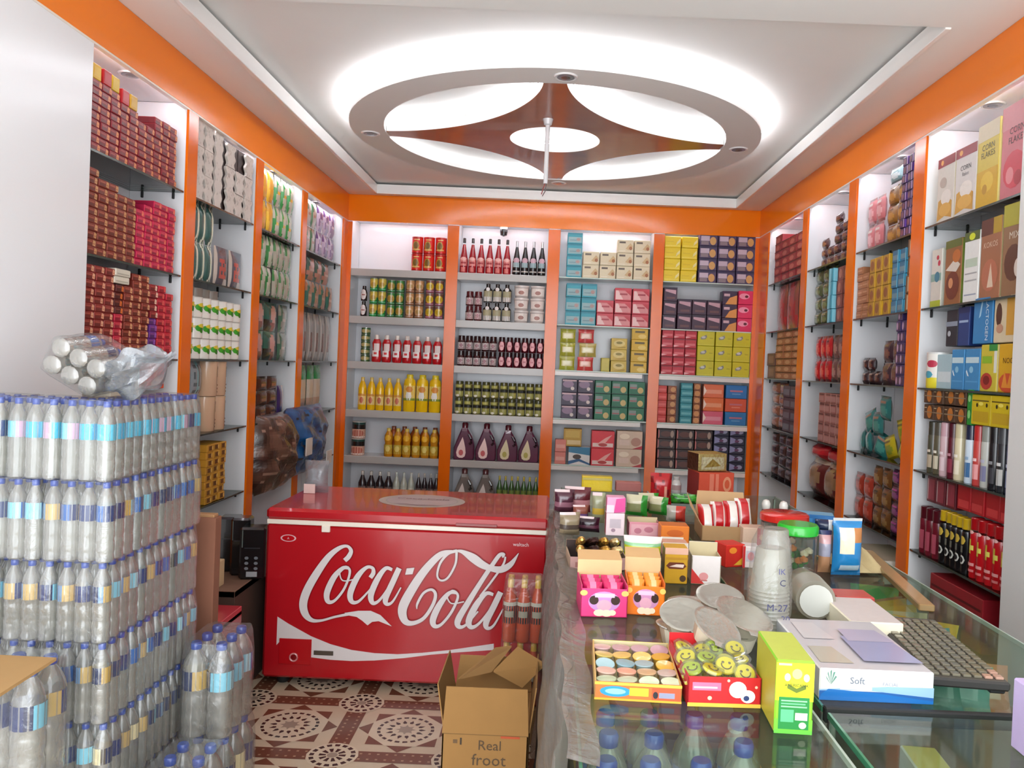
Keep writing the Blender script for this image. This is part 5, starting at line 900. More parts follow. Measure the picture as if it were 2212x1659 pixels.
def opencarton():
    x0, x1, y0, y1, h = -.305, -.028, 2.58, 2.93, .408; b = MB(); t = .006; K = '99703c'
    b.box(x0, x1, y0, y0+t, 0, h, K); b.box(x0, x1, y1-t, y1, 0, h, K); b.box(x0, x0+t, y0, y1, 0, h, K); b.box(x1-t, x1, y0, y1, 0, h, K); b.box(x0, x1, y0, y1, 0, .006, K)
    b.box(x0+t, x1-t, y0+t, y1-t, .0, .2, '6a4a2c')
    g = MB(); w = x1-x0; D = [('t', 'Real', .55, .915, .11, '54402a', .5), ('t', 'froot', .55, .80, .13, '54402a', .55), ('r', .21, .91, .23, .965, '3c3024'), ('r', .13, .92, .18, .95, '6a5034'), ('r', .68, .972, .9, .99, 'b8502c'), ('r', 0, .992, 1, 1, '7a5a30')]
    g.decals(D, w, 0, h, y=y0-.001); g.v = [(v[0]+(x0+x1)/2, v[1], v[2]) for v in g.v]
    P = [(None, b.done('carton', 'card')), ('print', g.done('print', 'paper'))]
    def flap(o, ex, up, L, thk=.004, c='99703c', pr=False):
        o, ex, up = Vector(o), Vector(ex), Vector(up).normalized()*L; n = ex.cross(up).normalized()*thk; b = MB()
        q = [o, o+ex, o+ex*.97+up, o+ex*.03+up]; vs = q+[a+n for a in q]; b.add(vs, [(3, 2, 1, 0), (4, 5, 6, 7), (0, 1, 5, 4), (1, 2, 6, 5), (2, 3, 7, 6), (3, 0, 4, 7)], c)
        if pr:
            for (u, v, r, cc) in ((.5, .68, .055, 'b8543c'), (.5, .45, .04, 'a8603c')): b.poly([o+ex*u+up*v+Vector((r*.6*math.cos(a*.524), -.002, r*.5*math.sin(a*.524)*1.)) for a in range(12)], cc)
        return b.done('flap', 'card')
    P.append(('flap', flap((x0, y0, h), (w, 0, 0), (0, .0, 1), .15, pr=True)))
    P.append(('flap', flap((x0, y1, h), (w, 0, 0), (0, .5, .8), .12)))
    P.append(('flap', flap((x0, y0+.02, h), (0, .33, 0), (-.18, 0, 1.), .145)))
    P.append(('flap', flap((x1, y0+.02, h), (0, .33, 0), (.12, 0, 1.), .145)))
    thing('open_carton', 'open brown cardboard carton with dark print beside the counter', 'box', P)
    (ax, az), (bx, bz) = onY(1000, 1480, 2.86), onY(1080, 1405, 2.90)
    b = MB()
    P0 = [onY(990, 1468, 2.80), onY(1062, 1452, 2.84), onY(1105, 1398, 2.9), onY(1070, 1402, 2.95)]; Y_ = [2.80, 2.84, 2.9, 2.95]
    q = [Vector((p[0], y, p[1])) for p, y in zip(P0, Y_)]; b.add(q+[a+Vector((0, .006, .004)) for a in q], [(0, 1, 2, 3), (7, 6, 5, 4), (0, 4, 5, 1), (1, 5, 6, 2), (2, 6, 7, 3), (3, 7, 4, 0)], '8f693a'); P1 = b.done('loose_flap', 'card')
    b = MB(); P0 = [onY(1066, 1452, 2.78), onY(1128, 1486, 2.78), onY(1178, 1437, 2.84), onY(1118, 1400, 2.88)]; Y_ = [2.78, 2.78, 2.84, 2.88]
    q = [Vector((p[0], y, p[1])) for p, y in zip(P0, Y_)]; b.add(q+[a+Vector((0, .006, .004)) for a in q], [(0, 1, 2, 3), (7, 6, 5, 4), (0, 4, 5, 1), (1, 5, 6, 2), (2, 6, 7, 3), (3, 7, 4, 0)], '99703c')
    thing('torn_cardboard', 'pair of torn cardboard pieces stuck in the open carton', 'cardboard', [('left_piece', P1), ('right_piece', b.done('right_piece', 'card'))])
opencarton()
# ================================================================== glass counters
CT = 1.0
def counter(name, label, x0, x1, y0, y1, board, base, boardc='8a6a5a'):
    P = []; b = MB().box(x0+.01, x1-.01, y0+.01, y1-.01, 0, base, '6a5a50').box(x0, x1, y0, y1, base, base+.02, '6a6460'); P.append(('base_cabinet', b.done('base_cabinet', 'laminate')))
    b = MB().box(x0+.015, x1-.015, y0+.015, y1-.015, board-.012, board, boardc); P.append(('inner_shelf', b.done('inner_shelf', 'card')))
    b = MB().box(x0, x1, y0, y1, CT-.010, CT, 'ffffff', ch=.0008); P.append(('glass_top', b.done('glass_top', 'glass')))
    for nm, q in (('side_glass', (x0, x0+.006, y0+.012, y1-.012)), ('side_glass', (x1-.006, x1, y0+.012, y1-.012)), ('front_glass', (x0+.012, x1-.012, y0, y0+.006))):
        P.append((nm, MB().box(*q, base+.02, CT-.0105, 'ffffff', ch=.0005).done(nm, 'glass')))
    for px in (x0, x1-.012):
        for py in (y0, y1-.012): P.append(('corner_post', MB().box(px, px+.012, py, py+.012, base+.02, CT-.0105, 'b8b8ba').done('corner_post', 'metal')))
    e = MB(); e.box(x0-.001, x0+.004, y0, y1, CT-.0105, CT+.0005, '3c7a5c', ch=.0004).box(x1-.004, x1+.001, y0, y1, CT-.0105, CT+.0005, '9aa89c', ch=.0004).box(x0, x1, y0-.001, y0+.004, CT-.0105, CT+.0005, '3c5a4c', ch=.0004); P.append(('glass_edge', e.done('glass_edge', 'gloss')))
    if x1-x0 > .55 and y0 > 1: P.append(('edge_strip', MB().box(.516, 1.118, 1.452, 1.466, .975, 1.004, '0d0d0e').done('edge_strip', 'rubber'), 'black rubber strip'))
    thing(name, label, 'counter', P)
counter('glass_counter', 'long narrow glass display counter nearest the freezer with sweets on it', .066, .492, .9, 3.97, .655, .60, '7a6a58')
counter('glass_counter', 'wide glass display counter at right carrying cups and flat boxes', .516, 1.118, 1.468, 3.97, .85, .60, '7a5548')
counter('glass_counter', 'short glass display case nearest the viewer at lower right', .517, 1.118, .70, 1.44, .78, .60, 'b0b4a8')
# crinkled plastic hanging over the counter's left side
b = MB()
def drape(u, v):
    y = 1.2+u*2.55; z = .05+v*.965; w = .010*math.sin(u*70+v*4)+.008*math.sin(u*31-v*9)+.006*math.sin(u*143+v*17)
    return (.045-.035*(1-v)+w-(.03 if v < .9 else 0)*u*.6, y, z)
b.sheet(drape, 150, 22, 'ffffff')
b.sheet(lambda u, v: (.045+v*.05+.004*math.sin(u*60)-.018*u*(1-v), 1.2+u*2.55, 1.015-.011*v), 150, 3, 'ffffff')
thing('plastic_sheet', 'crinkled grey plastic sheet hanging over the counter side by the freezer', 'plastic sheet', [(None, b.done('plastic_sheet', 'sheet'))])
# ---- inside the narrow counter
for i, (px, py, nm) in enumerate(((1308, 1548, 'far left'), (1403, 1548, 'far second'), (1500, 1552, 'far third'), (1597, 1556, 'far right'), (1315, 1592, 'second row left'), (1413, 1594, 'second row middle'), (1607, 1612, 'second row right'), (1290, 1650, 'near left'), (1405, 1652, 'near second'), (1515, 1654, 'near third'))):
    x, y = onZ(px, py, .955); x = min(max(x, .115), .44)
    o = thing('water_bottle', nm+' water bottle under the glass of the narrow counter', 'bottle', [(None, WL['b']), ('cap', WL['c']), ('bottle_label', WL['blue'])], (x, y, .6565), group='bottles in the counter')
random.seed(11)
pc = ['8a3a5c', 'b8702c', '5a3a7a', 'a83040', 'c8a030', '4a6a8a', '6a8a3c', 'a85a7a']
for i in range(16):
    x = .13+.1*(i % 4)+.01*random.random(); y = 1.66+.26*(i//4); c = pc[(i*3) % 8]
    thing('sweet_box', ORD[i % 4+1]+' from left sweet box in row '+ORD[i//4+1]+', under the narrow counter glass', 'box', ct(c, [('r', .1, .2, .9, .8, mixh(c, 'ffffff', .3))], top=mixh(c, 'ffffff', .15))(.085, .16, .1+.04*random.random()), (x, y, .656), random.uniform(-.1, .1), 'boxes in the counter')
b = MB(); b.poly([(.10, 1.50, .70), (.36, 1.50, .70), (.36, 1.58, .82), (.10, 1.58, .82)], 'b08a5c').box(.10, .36, 1.58, 1.585, .656, .82, 'a87c4c'); thing('cardboard_sheet', 'cardboard divider behind the bottles inside the narrow counter', 'cardboard', [(None, b.done('cardboard', 'card'))])
# ---- inside the wide counter and the short case
zz = .851
IN = [(2000, 1375, 'c89a1c', 'amber', .13), (2050, 1390, 'c8a020', 'yellow', .14), (2100, 1420, 'd0a418', 'bright yellow', .14), (2020, 1340, '5a8a2c', 'green', .12), (2065, 1350, '3c9a3c', 'leaf green', .12), (1990, 1325, 'a06a4c', 'brown', .13), (2120, 1375, 'a86a2c', 'rust', .13), (1965, 1400, 'b8b088', 'straw', .1), (1960, 1330, '8a5040', 'red brown', .12), (2075, 1320, '9a6a54', 'tan', .13), (2150, 1450, '4a9aa0', 'teal', .12), (2030, 1530, '3c8a7c', 'sea green', .1), (2080, 1528, '6aa8a0', 'pale teal', .1), (2130, 1530, 'c07a58', 'salmon', .1), (1900, 1280, '7a4a40', 'maroon', .14), (1950, 1275, '8a6a50', 'dun', .14)]
for i, (px, py, c, nm, w) in enumerate(IN):
    x, y = onZ(px, py, .89); x = min(max(x, .64), .985); y = max(y, 1.6)
    thing('snack_pouch', nm+' pouch lying under the glass of the wide counter', 'pouch', pouch(lambda u, v, c=c: mixh(c, 'ffffff', .35) if .35 < v < .6 and .2 < u < .8 else c, t=.06)(w*1.15, .06, .125), (x, y, zz+.006), rot=(-.30-.1*(i % 3), 0, random.uniform(-.5, .5)), group='pouches in the counter')
x, y = onZ(1945, 1440, .9); thing('small_bottle', 'small white bottle with yellow cap under glass beside cream box', 'bottle', bottle(squat, 'c8d4dc', .78, 'd8b820', [('r', -.7, .2, .7, .5, '8ab8d0')])(.05, .05, .12), (max(x, .6), y, zz))
x, y = onZ(2105, 1640, .86)
thing('round_tub', 'pink tub with milky lid inside the short case', 'tub', bottle([(.85, 0), (.95, .05), (1, .8), (1, .82)], 'd88a88', .82, 'b8bcb4', [('r', -.8, .1, .3, .35, '4a8ab0'), ('r', .3, .1, .9, .4, 'd8b040')], capr=1.04)(.2, .2, .14), (.80, 1.18, .781))
thing('snack_box', 'yellow and red box inside the short case', 'box', ct('c8a030', [('r', .1, .1, .9, .4, 'a83030'), ('r', .4, .4, .6, .9, 'e0d8c0')], top='c89a20')(.1, .1, .16), (.625, 1.25, .781), .1)
thing('snack_box', 'white and grey box beside pink tub inside the short case', 'box', ct('c8c4bc', [('r', .1, .1, .9, .4, 'a83030')], top='b8a84c')(.06, .1, .18), (.66, 1.36, .781), -.1)
thing('snack_box', 'orange box left side inside the short case', 'box', ct('b87838', [('r', .1, .2, .9, .8, 'd8a050')])(.07, .2, .1), (.57, 1.08, .781), .05)
# ---- goods on the counters
def CB(pl, pr, pb, pt, z=CT):
    x, y = onZ((pl+pr)/2, pb, z); k = y/F; return x, y, (pr-pl)*k, (pb-pt)*k*.98
def top(name, label, cat, pl, pr, pb, pt, d, design, rz=0., z=CT, group=None, up=.0005):
    x, y, w, h = CB(pl, pr, pb, pt, z); return thing(name, label, cat, design(w, d, h), (x, y+d/2, z+up), rz, group)
def tray(c, D, rim, back=None, inner='c8b890', bh=None, m='print', fill=None):
    def f(w, d, h):
        t = .003; B = bh*h if bh else h; b = MB(); b.box(-w/2, w/2, -d/2, -d/2+t, 0, h, c); b.box(-w/2, w/2, d/2-t, d/2, 0, B, back or c, fy0=inner); b.box(-w/2, -w/2+t, -d/2, d/2, 0, h*.98, rim); b.box(w/2-t, w/2, -d/2, d/2, 0, h*.98, rim); b.box(-w/2, w/2, -d/2, d/2, 0, t, inner)
        b.decals(D, w, d, h); P = [('tray', b.done('tray', m))]
        return P+(fill(w, d, h) if fill else [])
    return f
# pudding cups tray
trA = [('r', 0, .0, 1, .12, 'e8a030'), ('r', 0, .85, 1, 1, 'e8c040'), ('e', .24, .5, .18, .3, '2c8ac0'), ('e', .24, .5, .12, .16, '8ac8e0'), ('r', .4, .3, .62, .75, 'b8b830'), ('r', .66, .12, .98, .8, 'd8502c'), ('r', .74, .25, .92, .55, '8a8aa0'), ('e', .70, .4, .03, .2, '1c1420')]
o = top('sweet_tray', 'yellow red open tray of jelly cups at the counter front', 'tray', 1287, 1476, 1516, 1476, .225, tray('d86a30', trA, 'c8a060', back='d8c070'), -.03)
CC = ['b8c4a0', 'c0c8a8', 'b8c8a0', 'c4c8a4', 'd8b0a0', 'e0a088', 'd0a880', 'c8b0a4', '9ab4b8', '8aa8b0', '9ab0b4', 'd8a030', 'd0b868', 'd8b060', 'd8a848', 'd8a030', 'c8a0a0', 'c0989c', 'c09aa0', 'b88a90']
for i in range(20):
    q, r_ = i % 4, i//4; x = o.location.x-.058+q*.039; y = o.location.y-.088+r_*.0425
    b = MB().lathe([(.013, 0), (.0165, .024)], mixh(CC[i], '8a8a60', .3), 16); l = MB().lathe([(.0185, .024), (.0185, .0262), (0, .0268)], CC[i], 18)
    thing('jelly_cup', ORD[q+1]+' from left jelly cup in '+ORD[r_+1]+' row from front of tray', 'cup', [(None, b.done('cup', 'jelly')), ('lid', l.done('lid', 'gloss'))], (x, y, CT+.004), rot=(random.uniform(-.12, .25), random.uniform(-.1, .1), 0), group='jelly cups in the tray')
trB = [('r', 0, 0, 1, .13, 'e0b040'), ('r', .06, .55, .45, .82, 'b86a8c'), ('r', .08, .62, .40, .68, 'e0b8c8'), ('e', .68, .6, .12, .28, 'f0e8e0', 18), ('e', .82, .38, .10, .22, 'f0e8e0', 18), ('e', .8, .32, .04, .09, '2c3a6a'), ('e', .3, .3, .03, .07, 'e0c8a0'), ('e', .93, .7, .02, .05, 'e8b8a0'), ('e', .55, .9, .02, .05, 'e8b8a0')]
o = top('sweet_tray', 'red open tray of yellow smiley lollies at the counter front', 'tray', 1480, 1640, 1528, 1462, .20, tray('c0141c', trB, 'b8202a', back='c81c20', inner='c82028', bh=1.25), .03)
for i in range(12):
    q, r_ = i % 4, i//4; x = o.location.x-.05+q*.033+random.uniform(-.005, .005); y = o.location.y-.065+r_*.05+random.uniform(-.008, .008)
    c = 'e0cc20' if i % 5 else 'b8c838'; b = MB().lathe([(0, -.004), (.017, -.003), (.019, 0), (.017, .003), (0, .004)], c, 18)
    for ex in (-.006, .006): b.lathe([(.0028, .0036), (0, .0052)], '5a4a10', 8, o=(ex, .004, 0))
    b.tube([(.009*math.cos(a*.35-.2+pi), -.001+.009*math.sin(a*.35-.2+pi), .0045) for a in range(10)], .0011, '5a4a10', 5)
    thing('smiley_lolly', ORD[q+1]+' from left smiley lolly in '+ORD[r_+1]+' row of red tray', 'lolly', [(None, b.done('lolly', 'gloss')), ('wrapper', MB().lathe([(0, -.006), (.021, -.004), (.024, .0), (.021, .006), (0, .007)], 'ffffff', 16).done('wrapper', 'clear'))], (x, y, CT+.052+.004*(i % 3)), rot=(random.uniform(.1, .7), random.uniform(-.4, .4), random.uniform(-.4, .4)), group='smiley lollies')
thing('candy_bed', 'loose wrapped candies filling the red lolly tray', 'candy', [(None, MB().sheet(lambda u, v: (o.location.x+(u-.5)*.135, o.location.y+(v-.5)*.19, CT+.036+.006*math.sin(u*40)*math.sin(v*37)), 24, 24, lambda u, v: ('b8b040', 'c8a878', 'a8b048', 'b89a60')[int(u*9+v*13) % 4]).done('candies', 'foilpack'))], kind='stuff')
GC = [('r', 0, .45, 1, .97, 'd0cc18'), ('r', 0, 0, 1, .05, '5ab038'), ('r', 0, .05, 1, .2, '6ab830'), ('r', .1, .06, .9, .5, '1c7a34'), ('e', .55, .78, .2, .11, 'a8b828', 20), ('e', .55, .82, .13, .07, 'd0dc78', 16), ('e', .30, .77, .08, .055, 'dce0a8'), ('e', .80, .77, .08, .055, 'dce0a8'), ('p', [(.3, .62), (.55, .56), (.8, .62), (.78, .68), (.55, .62), (.32, .68)], '5a6a18'), ('t', 'AMERICANA', .54, .665, .075, '2c3410', .62), ('r', .16, .44, .84, .46, '8ac090'), ('r', .16, .40, .8, .42, '6ab080'), ('r', .16, .36, .84, .38, '8ac090'), ('r', .16, .16, .5, .33, '58a878'), ('r', .54, .19, .86, .29, 'dcd8cc'), ('e', .74, .12, .1, .045, 'c8e0b0'), ('r', .06, .93, .4, .96, 'c8d090')]
top('green_carton', 'upright lime green and yellow carton near the counter front', 'box', 1675, 1757, 1586, 1423, .15, ct('7fb828', GC, side='a8a02c', top='b0b848'), -.04)
FB = [('r', 0, 0, 1, .32, '2c5a98'), ('p', [(0, .3), (.4, .36), (1, .2), (1, .52), (.6, .5), (0, .34)], '8fb0d0'), ('p', [(.02, .2), (.08, .36), (.5, .28), (1, .1), (1, .0), (.0, .0)], '2468ac'), ('t', 'Soft', .33, .66, .3, '6a7080', .18), ('t', 'FACIAL', .62, .58, .2, '8a90a0', .14), ('r', .18, .36, .46, .46, 'd8c4d8')]+[('p', [(.1, .5), (.1+.05*math.cos(a), .72+.26*math.sin(a)), (.1+.04*math.cos(a+.3), .7+.22*math.sin(a+.3))], '5a8a78') for a in (.1, .8, 1.5, 2.2, 2.9)]
x, y, w, h = CB(1768, 2016, 1517, 1447); d = .30; b = MB().box(-w/2, w/2, -d/2, d/2, 0, h, 'e6e4e2', fx0='c8ccd4', fz1='c4bec0').decals(FB, w, d, h)
for (u0, v0, u1, v1, c) in ((.45, .12, .98, .6, '9a9ab8'), (.5, .5, .95, .75, 'b0a8bc'), (.05, .1, .35, .4, 'b8b0a0'), (.1, .55, .4, .9, 'ccc4c4')):
    hh = h+.0006+.0004*int(u0*20); b.poly([((u0-.5)*w, (v0-.5)*d, hh), ((u1-.5)*w, (v0-.5)*d, hh), ((u1-.56)*w, (v1-.5)*d, hh), ((u0-.48)*w, (v1-.5)*d, hh)], c)
thing('tissue_box', 'large flat white and blue box lying at counter middle', 'box', [(None, b.done('tissue_box', 'gloss'))], (x, y+d/2, CT+.0005), .0)
# keyboard
b = MB().box(-.075, .075, -.2, .2, .008, .026, '2c2a28', ch=.004, fz1='4a463e'); P = [(None, b.done('keyboard_case', 'rubber'))]
km = MB().box(-.0075, .0075, -.0085, .0085, .026, .031, '6e6858').done('key', 'gloss'); kd = MB().box(-.0075, .0075, -.0085, .0085, .026, .031, 'b08a78').done('key', 'gloss')
P += [('foot', MB().box(.04, .07, -.19, -.15, 0, .012, '141414').done('foot', 'rubber')), ('foot', MB().box(-.07, -.04, .15, .19, 0, .012, '141414').done('foot', 'rubber'))]
x, y = onZ(2085, 1482, 1.01); kb = thing('keyboard', 'dark keyboard with grey keys on the counter right of flat box', 'keyboard', P, (x+.022, y+.185, CT+.001), -.10)
for i in range(7):
    for j in range(14): obj('key', kd if (i, j) in ((6, 0), (6, 1), (5, 0)) else km, kb, (-.06+i*.02, -.178+j*.0262, 0))
# foil topped noodle bowls
def bowl(px, py, z, rot, nm, r=.05):
    x, y = onZ(px, py, z+.041)
    b = MB().lathe([(r*.66, 0), (r*.7, .003), (r*.93, .036), (r*.97, .039)], lambda i, a: 'e0d4bc' if abs(a) < 1.3 else 'b8a088', 24, ); l = MB().lathe([(r*1.02, .0385), (r*1.08, .041), (r*1.0, .0425), (r*.9, .0415), (0, .042)], 'c4c0b6', 28)
    tb = MB().box(-.012, .012, -r*1.25, -r*.95, .040, .0415, 'd0ccc4')
    thing('noodle_bowl', nm, 'bowl', [(None, b.done('bowl', 'paper')), ('foil_lid', l.done('foil_lid', 'foil')), ('lid_tab', tb.done('lid_tab', 'foil'))], (x, y, z), rot=rot, group='foil lidded bowls')
bowl(1466, 1352, CT+.001, (.0, .1, .2), 'foil lidded bowl lying lowest at left of the heap'); bowl(1590, 1362, CT+.001, (0, 0, 1), 'foil lidded bowl standing right at the front of the heap'); bowl(1528, 1366, CT+.001, (.0, .0, 2), 'foil lidded bowl standing front middle of the heap'); bowl(1560, 1306, CT+.001, (0, 0, .5), 'foil lidded bowl standing at back of the heap'); bowl(1490, 1300, CT+.001, (0, 0, 2.5), 'foil lidded bowl back left of the heap')
bowl(1478, 1318, CT+.045, (.38, -.15, .3), 'foil lidded bowl tilted on top left of the heap'); bowl(1594, 1320, CT+.045, (.32, .22, .2), 'foil lidded bowl tilted on top right of the heap', .06); bowl(1530, 1340, CT+.05, (.42, .38, .1), 'foil lidded bowl slanting in the middle of the heap'); bowl(1553, 1282, CT+.06, (.28, -.1, .4), 'foil lidded bowl uppermost at the back of the heap')
# candy boxes with raised backs
def candybox(c, c2, face_, bag_):
    def f(w, d, h):
        b = MB(); t = .003; b.box(-w/2, w/2, -d/2, -d/2+t, 0, h*.62, c); b.box(-w/2, w/2, d/2-t, d/2, 0, h, 'c8a070', fy0='c8a878'); b.box(-w/2, -w/2+t, -d/2, d/2, 0, h*.7, c2); b.box(w/2-t, w/2, -d/2, d/2, 0, h*.7, c2); b.box(-w/2, w/2, -d/2, d/2, 0, t, c2)
        b.decals(face_, w, d, h*.62); g = MB()
        for k in range(6): g.pillow(w*.42, h*.45, .03, lambda u, v: mixh(bag_, 'ffffff', .4) if .3 < u < .6 else bag_, 6, 6, M=Matrix.Translation(((k % 2-.5)*w*.45, -d*.3+d*.28*(k//2), h*.25)) @ Matrix.Rotation(-.3, 4, 'X'))
        lid = MB().add([(-w/2, d/2, h), (w/2, d/2, h), (w/2*.96, d/2+.05, h*1.12), (-w/2*.96, d/2+.05, h*1.12)], [(0, 1, 2, 3)], 'c09868')
        return [('box', b.done('box', 'print')), ('sweets', g.done('sweets', 'foilpack')), ('raised_lid', lid.done('raised_lid', 'card'))]
    return f
kid = lambda a, b_: [('e', .5, .55, .34, .36, b_, 20), ('e', .28, .6, .1, .16, '3a2018'), ('e', .74, .6, .1, .16, '3a2018'), ('r', .3, .7, .72, .84, mixh(b_, 'ffffff', .4)), ('e', .5, .42, .16, .2, 'd8a0b0'), ('e', .4, .16, .12, .12, 'f0d8b8'), ('e', .56, .15, .12, .12, 'f0d8b8'), ('e', .68, .17, .08, .1, 'f0d8b8'), ('e', .06, .85, .08, .1, a), ('e', .94, .85, .08, .1, a)]
top('candy_box', 'hot pink open sweet box with two cartoon faces', 'box', 1250, 1352, 1334, 1232, .12, candybox('e03a78', 'c02860', kid('f0b868', 'c08ac0'), 'c01c58'), .05)
top('candy_box', 'orange open sweet box next to the pink one', 'box', 1354, 1436, 1330, 1226, .12, candybox('ec7a1c', 'd8641c', kid('f8c060', 'c88ab0'), 'e88a2c'), -.03)
top('tall_box', 'upright yellow box with brown oval behind the bowls', 'box', 1434, 1484, 1262, 1182, .06, ct('c8961c', [('r', 0, .82, 1, 1, 'd8a890'), ('p', [(.06, .5), (.2, .6), (.8, .6), (.94, .5), (.8, .42), (.2, .42)], '6a3018'), ('p', [(.2, .48), (.5, .55), (.85, .55), (.8, .46)], 'e8d0c0'), ('e', .8, .16, .14, .09, '4a3018'), ('r', 0, .68, 1, .74, 'b8841c')], side='3c2818'))
top('open_box', 'white and red open topped box right of yellow box', 'box', 1494, 1557, 1263, 1200, .08, tray('e2d8d4', [('p', [(0, .02), (.45, .02), (0, .55)], 'c8302c'), ('e', .42, .28, .16, .14, 'd89090'), ('r', .3, .12, .55, .16, 'c06a64')], 'c0b090', back='d8ccc0', bh=1.3), -.05)
top('orange_box', 'orange box with white flap behind the yellow box', 'box', 1427, 1488, 1176, 1136, .08, ct('e07a24', [('e', .5, .6, .3, .2, 'c8601c'), ('r', 0, 0, .8, .4, 'ece0d0')], top='c86a28'))
top('orange_box', 'low pink lidded box under the orange box', 'box', 1430, 1486, 1200, 1172, .06, ct('d8a088', [('r', 0, .6, 1, 1, 'e8dcd0')]))
top('sweet_pack', 'white lime and pink pouch left of the yellow box', 'pack', 1346, 1430, 1228, 1160, .05, pouch(lambda u, v: 'd02c68' if (u-.75)**2/.02+(v-.38)**2/.04 < 1 else ('c8cc28' if .3 < v < .75 else ('e0d8d0' if v > .75 else '8ac08a')), t=.05), -.1)
top('candy_tray', 'low tray of gold foil sweets at the counter edge', 'tray', 1226, 1352, 1232, 1204, .14, tray('a8807a', [('r', .1, .2, .9, .6, '8a5a54')], 'b89a80', back='8a6a54', bh=1.6, inner='2c1a14'), .06)
x0, y0, w0, h0 = CB(1226, 1352, 1232, 1204)
for i in range(8):
    q, r_ = i % 4, i//4; c = ('c89a50', 'd8c088', 'b88a3c', '3a2420')[(i*3) % 4]
    b = MB().lathe([(.004, -.04), (.012, -.03), (.006, -.022), (.014, -.012), (.014, .012), (.006, .022), (.012, .03), (.004, .04)], c, 10)
    thing('gold_candy', ORD[q+1]+' from left foil sweet, '+('front' if r_ == 0 else 'rear')+' row of low tray', 'sweet', [(None, b.done('candy', 'foil'))], (x0-.048+q*.034, y0+.035+r_*.06, CT+.05+.012*r_), rot=(1.2, random.uniform(-.5, .5), random.uniform(-.4, .4)), group='gold foil sweets')
top('pink_tray', 'pale pink box with patterned front right of white pink boxes', 'box', 1357, 1424, 1160, 1128, .07, tray('d8909c', [('r', .08, .1, .92, .85, 'e0a8b0'), ('e', .3, .4, .12, .2, 'c07888'), ('e', .65, .5, .15, .2, 'c07888')], 'a85a64', back='8a4a50', bh=1.15))
top('pink_box', 'white and pink box lower of two stacked', 'box', 1308, 1348, 1158, 1108, .06, ct('f0d8dc', [('r', .2, .35, .8, .75, 'c8b8c0'), ('e', .4, .25, .12, .08, 'a88a98')], side='b83c5c'))
x, y, w, h = CB(1308, 1348, 1158, 1108); thing('pink_box', 'bright pink box upper of two stacked', 'box', ct('e8a0c0', [('p', [(.4, 0), (1, .1), (1, 1), (.5, .9)], 'd84890'), ('r', 0, 0, .4, .5, 'f0d0dc')], side='c03a70')(w, .06, .055), (x, y+.03, CT+h+.002))
MP = lambda a, c: pouch(lambda u, v: c if .3 < v < .5 else ('e0c8c8' if v > .86 and u < .8 else a), t=.05)
top('snack_pouch', 'dark maroon shiny pouch at far left counter corner', 'pouch', 1196, 1240, 1112, 1058, .05, MP('4a2030', '8a5a68'), .1)
top('snack_pouch', 'maroon pouch with pink band right of far corner pouch', 'pouch', 1218, 1276, 1108, 1052, .05, MP('5c1420', 'b87a80'), -.1)
top('snack_pouch', 'grey green pouch leaning behind white pink boxes', 'pouch', 1278, 1306, 1132, 1064, .04, MP('9a9a78', 'c8a83c'), 0)
top('snack_pouch', 'brown beige pouch below maroon pouches at counter edge', 'pouch', 1206, 1254, 1160, 1108, .05, MP('8a7a60', '4a3c34'), .3)
top('snack_pouch', 'dark plum pouch in front of beige pouch', 'pouch', 1246, 1296, 1152, 1118, .05, MP('2c1420', '5a3040'), -.2)
top('snack_pouch', 'orange purple pouch between maroon and plum pouches', 'pouch', 1236, 1272, 1128, 1092, .04, MP('8a4a3c', '6a4a7a'), .2)
top('yellow_pack', 'bright yellow pack lying at the far counter end', 'pack', 1256, 1322, 1062, 1029, .06, ct('d8b818', [('r', .06, .12, .94, .7, 'e8c81c'), ('r', .02, .75, .98, .9, 'c8b460')], m='foilpack'))
top('pink_box', 'dull salmon box right of the bright yellow pack', 'box', 1330, 1385, 1062, 1042, .06, ct('b06a64', []))
GP2 = lambda u, v: '2c8a2c' if u > .72 or v < .25 else ('d0c8a8' if v > .6 else '8a8a5c')
for i, (l, r_, pb, pt, z, nm) in enumerate(((1352, 1400, 1116, 1070, .0, 'left'), (1378, 1424, 1108, 1066, .0, 'middle'), (1400, 1446, 1114, 1074, .0, 'right'))): top('herb_pouch', nm+' green pouch of the three behind pink boxes', 'pouch', l, r_, pb, pt, .05, pouch(GP2, t=.045), (-.3, .2, -.5)[i], group='green pouches')
top('green_bag', 'flat bright green bag before the red orange box', 'bag', 1446, 1512, 1092, 1070, .08, pouch(lambda u, v: '1c5a1c' if math.sin(u*14+v*8) > .7 else '3c9c2c', t=.05))
top('red_bag', 'tall shiny red bag left of the red orange box', 'bag', 1404, 1452, 1092, 1022, .06, pouch(lambda u, v: 'd8907c' if .6 < u < .8 and v < .6 else ('7a0c14' if math.sin(u*13+v*9) > .8 else 'b0141c'), t=.08))
top('white_bottle', 'small white bottle between red bag and red box', 'bottle', 1450, 1473, 1066, 1030, .04, bottle(squat, 'c8c4c0', .78, 'b8b4b0', [('r', -.7, .2, .7, .5, 'a88a88')]))
top('orange_red_box', 'large red orange box at the far end of counter', 'box', 1500, 1580, 1076, 1020, .16, ct('c8482c', [('r', .3, .05, .42, .95, 'd8765c'), ('r', .47, .05, .56, .95, 'd8765c'), ('e', .8, .55, .12, .3, 'd88a68'), ('e', .8, .55, .07, .18, 'c8502c')], side='8a1c1c', top='a83a2c'), .18)
x, y, w, h = CB(1500, 1580, 1076, 1020); thing('foil_box', 'cream gold foil box on top of red orange box', 'box', ct('c8b070', [('r', .1, .1, .9, .8, 'e0d8b0'), ('p', [(.2, .2), (.5, .7), (.8, .3)], 'b89a50')], side='7a4a34', m='foil')(.15, .12, .085), (x-.02, y+.085, CT+h+.003), .3)
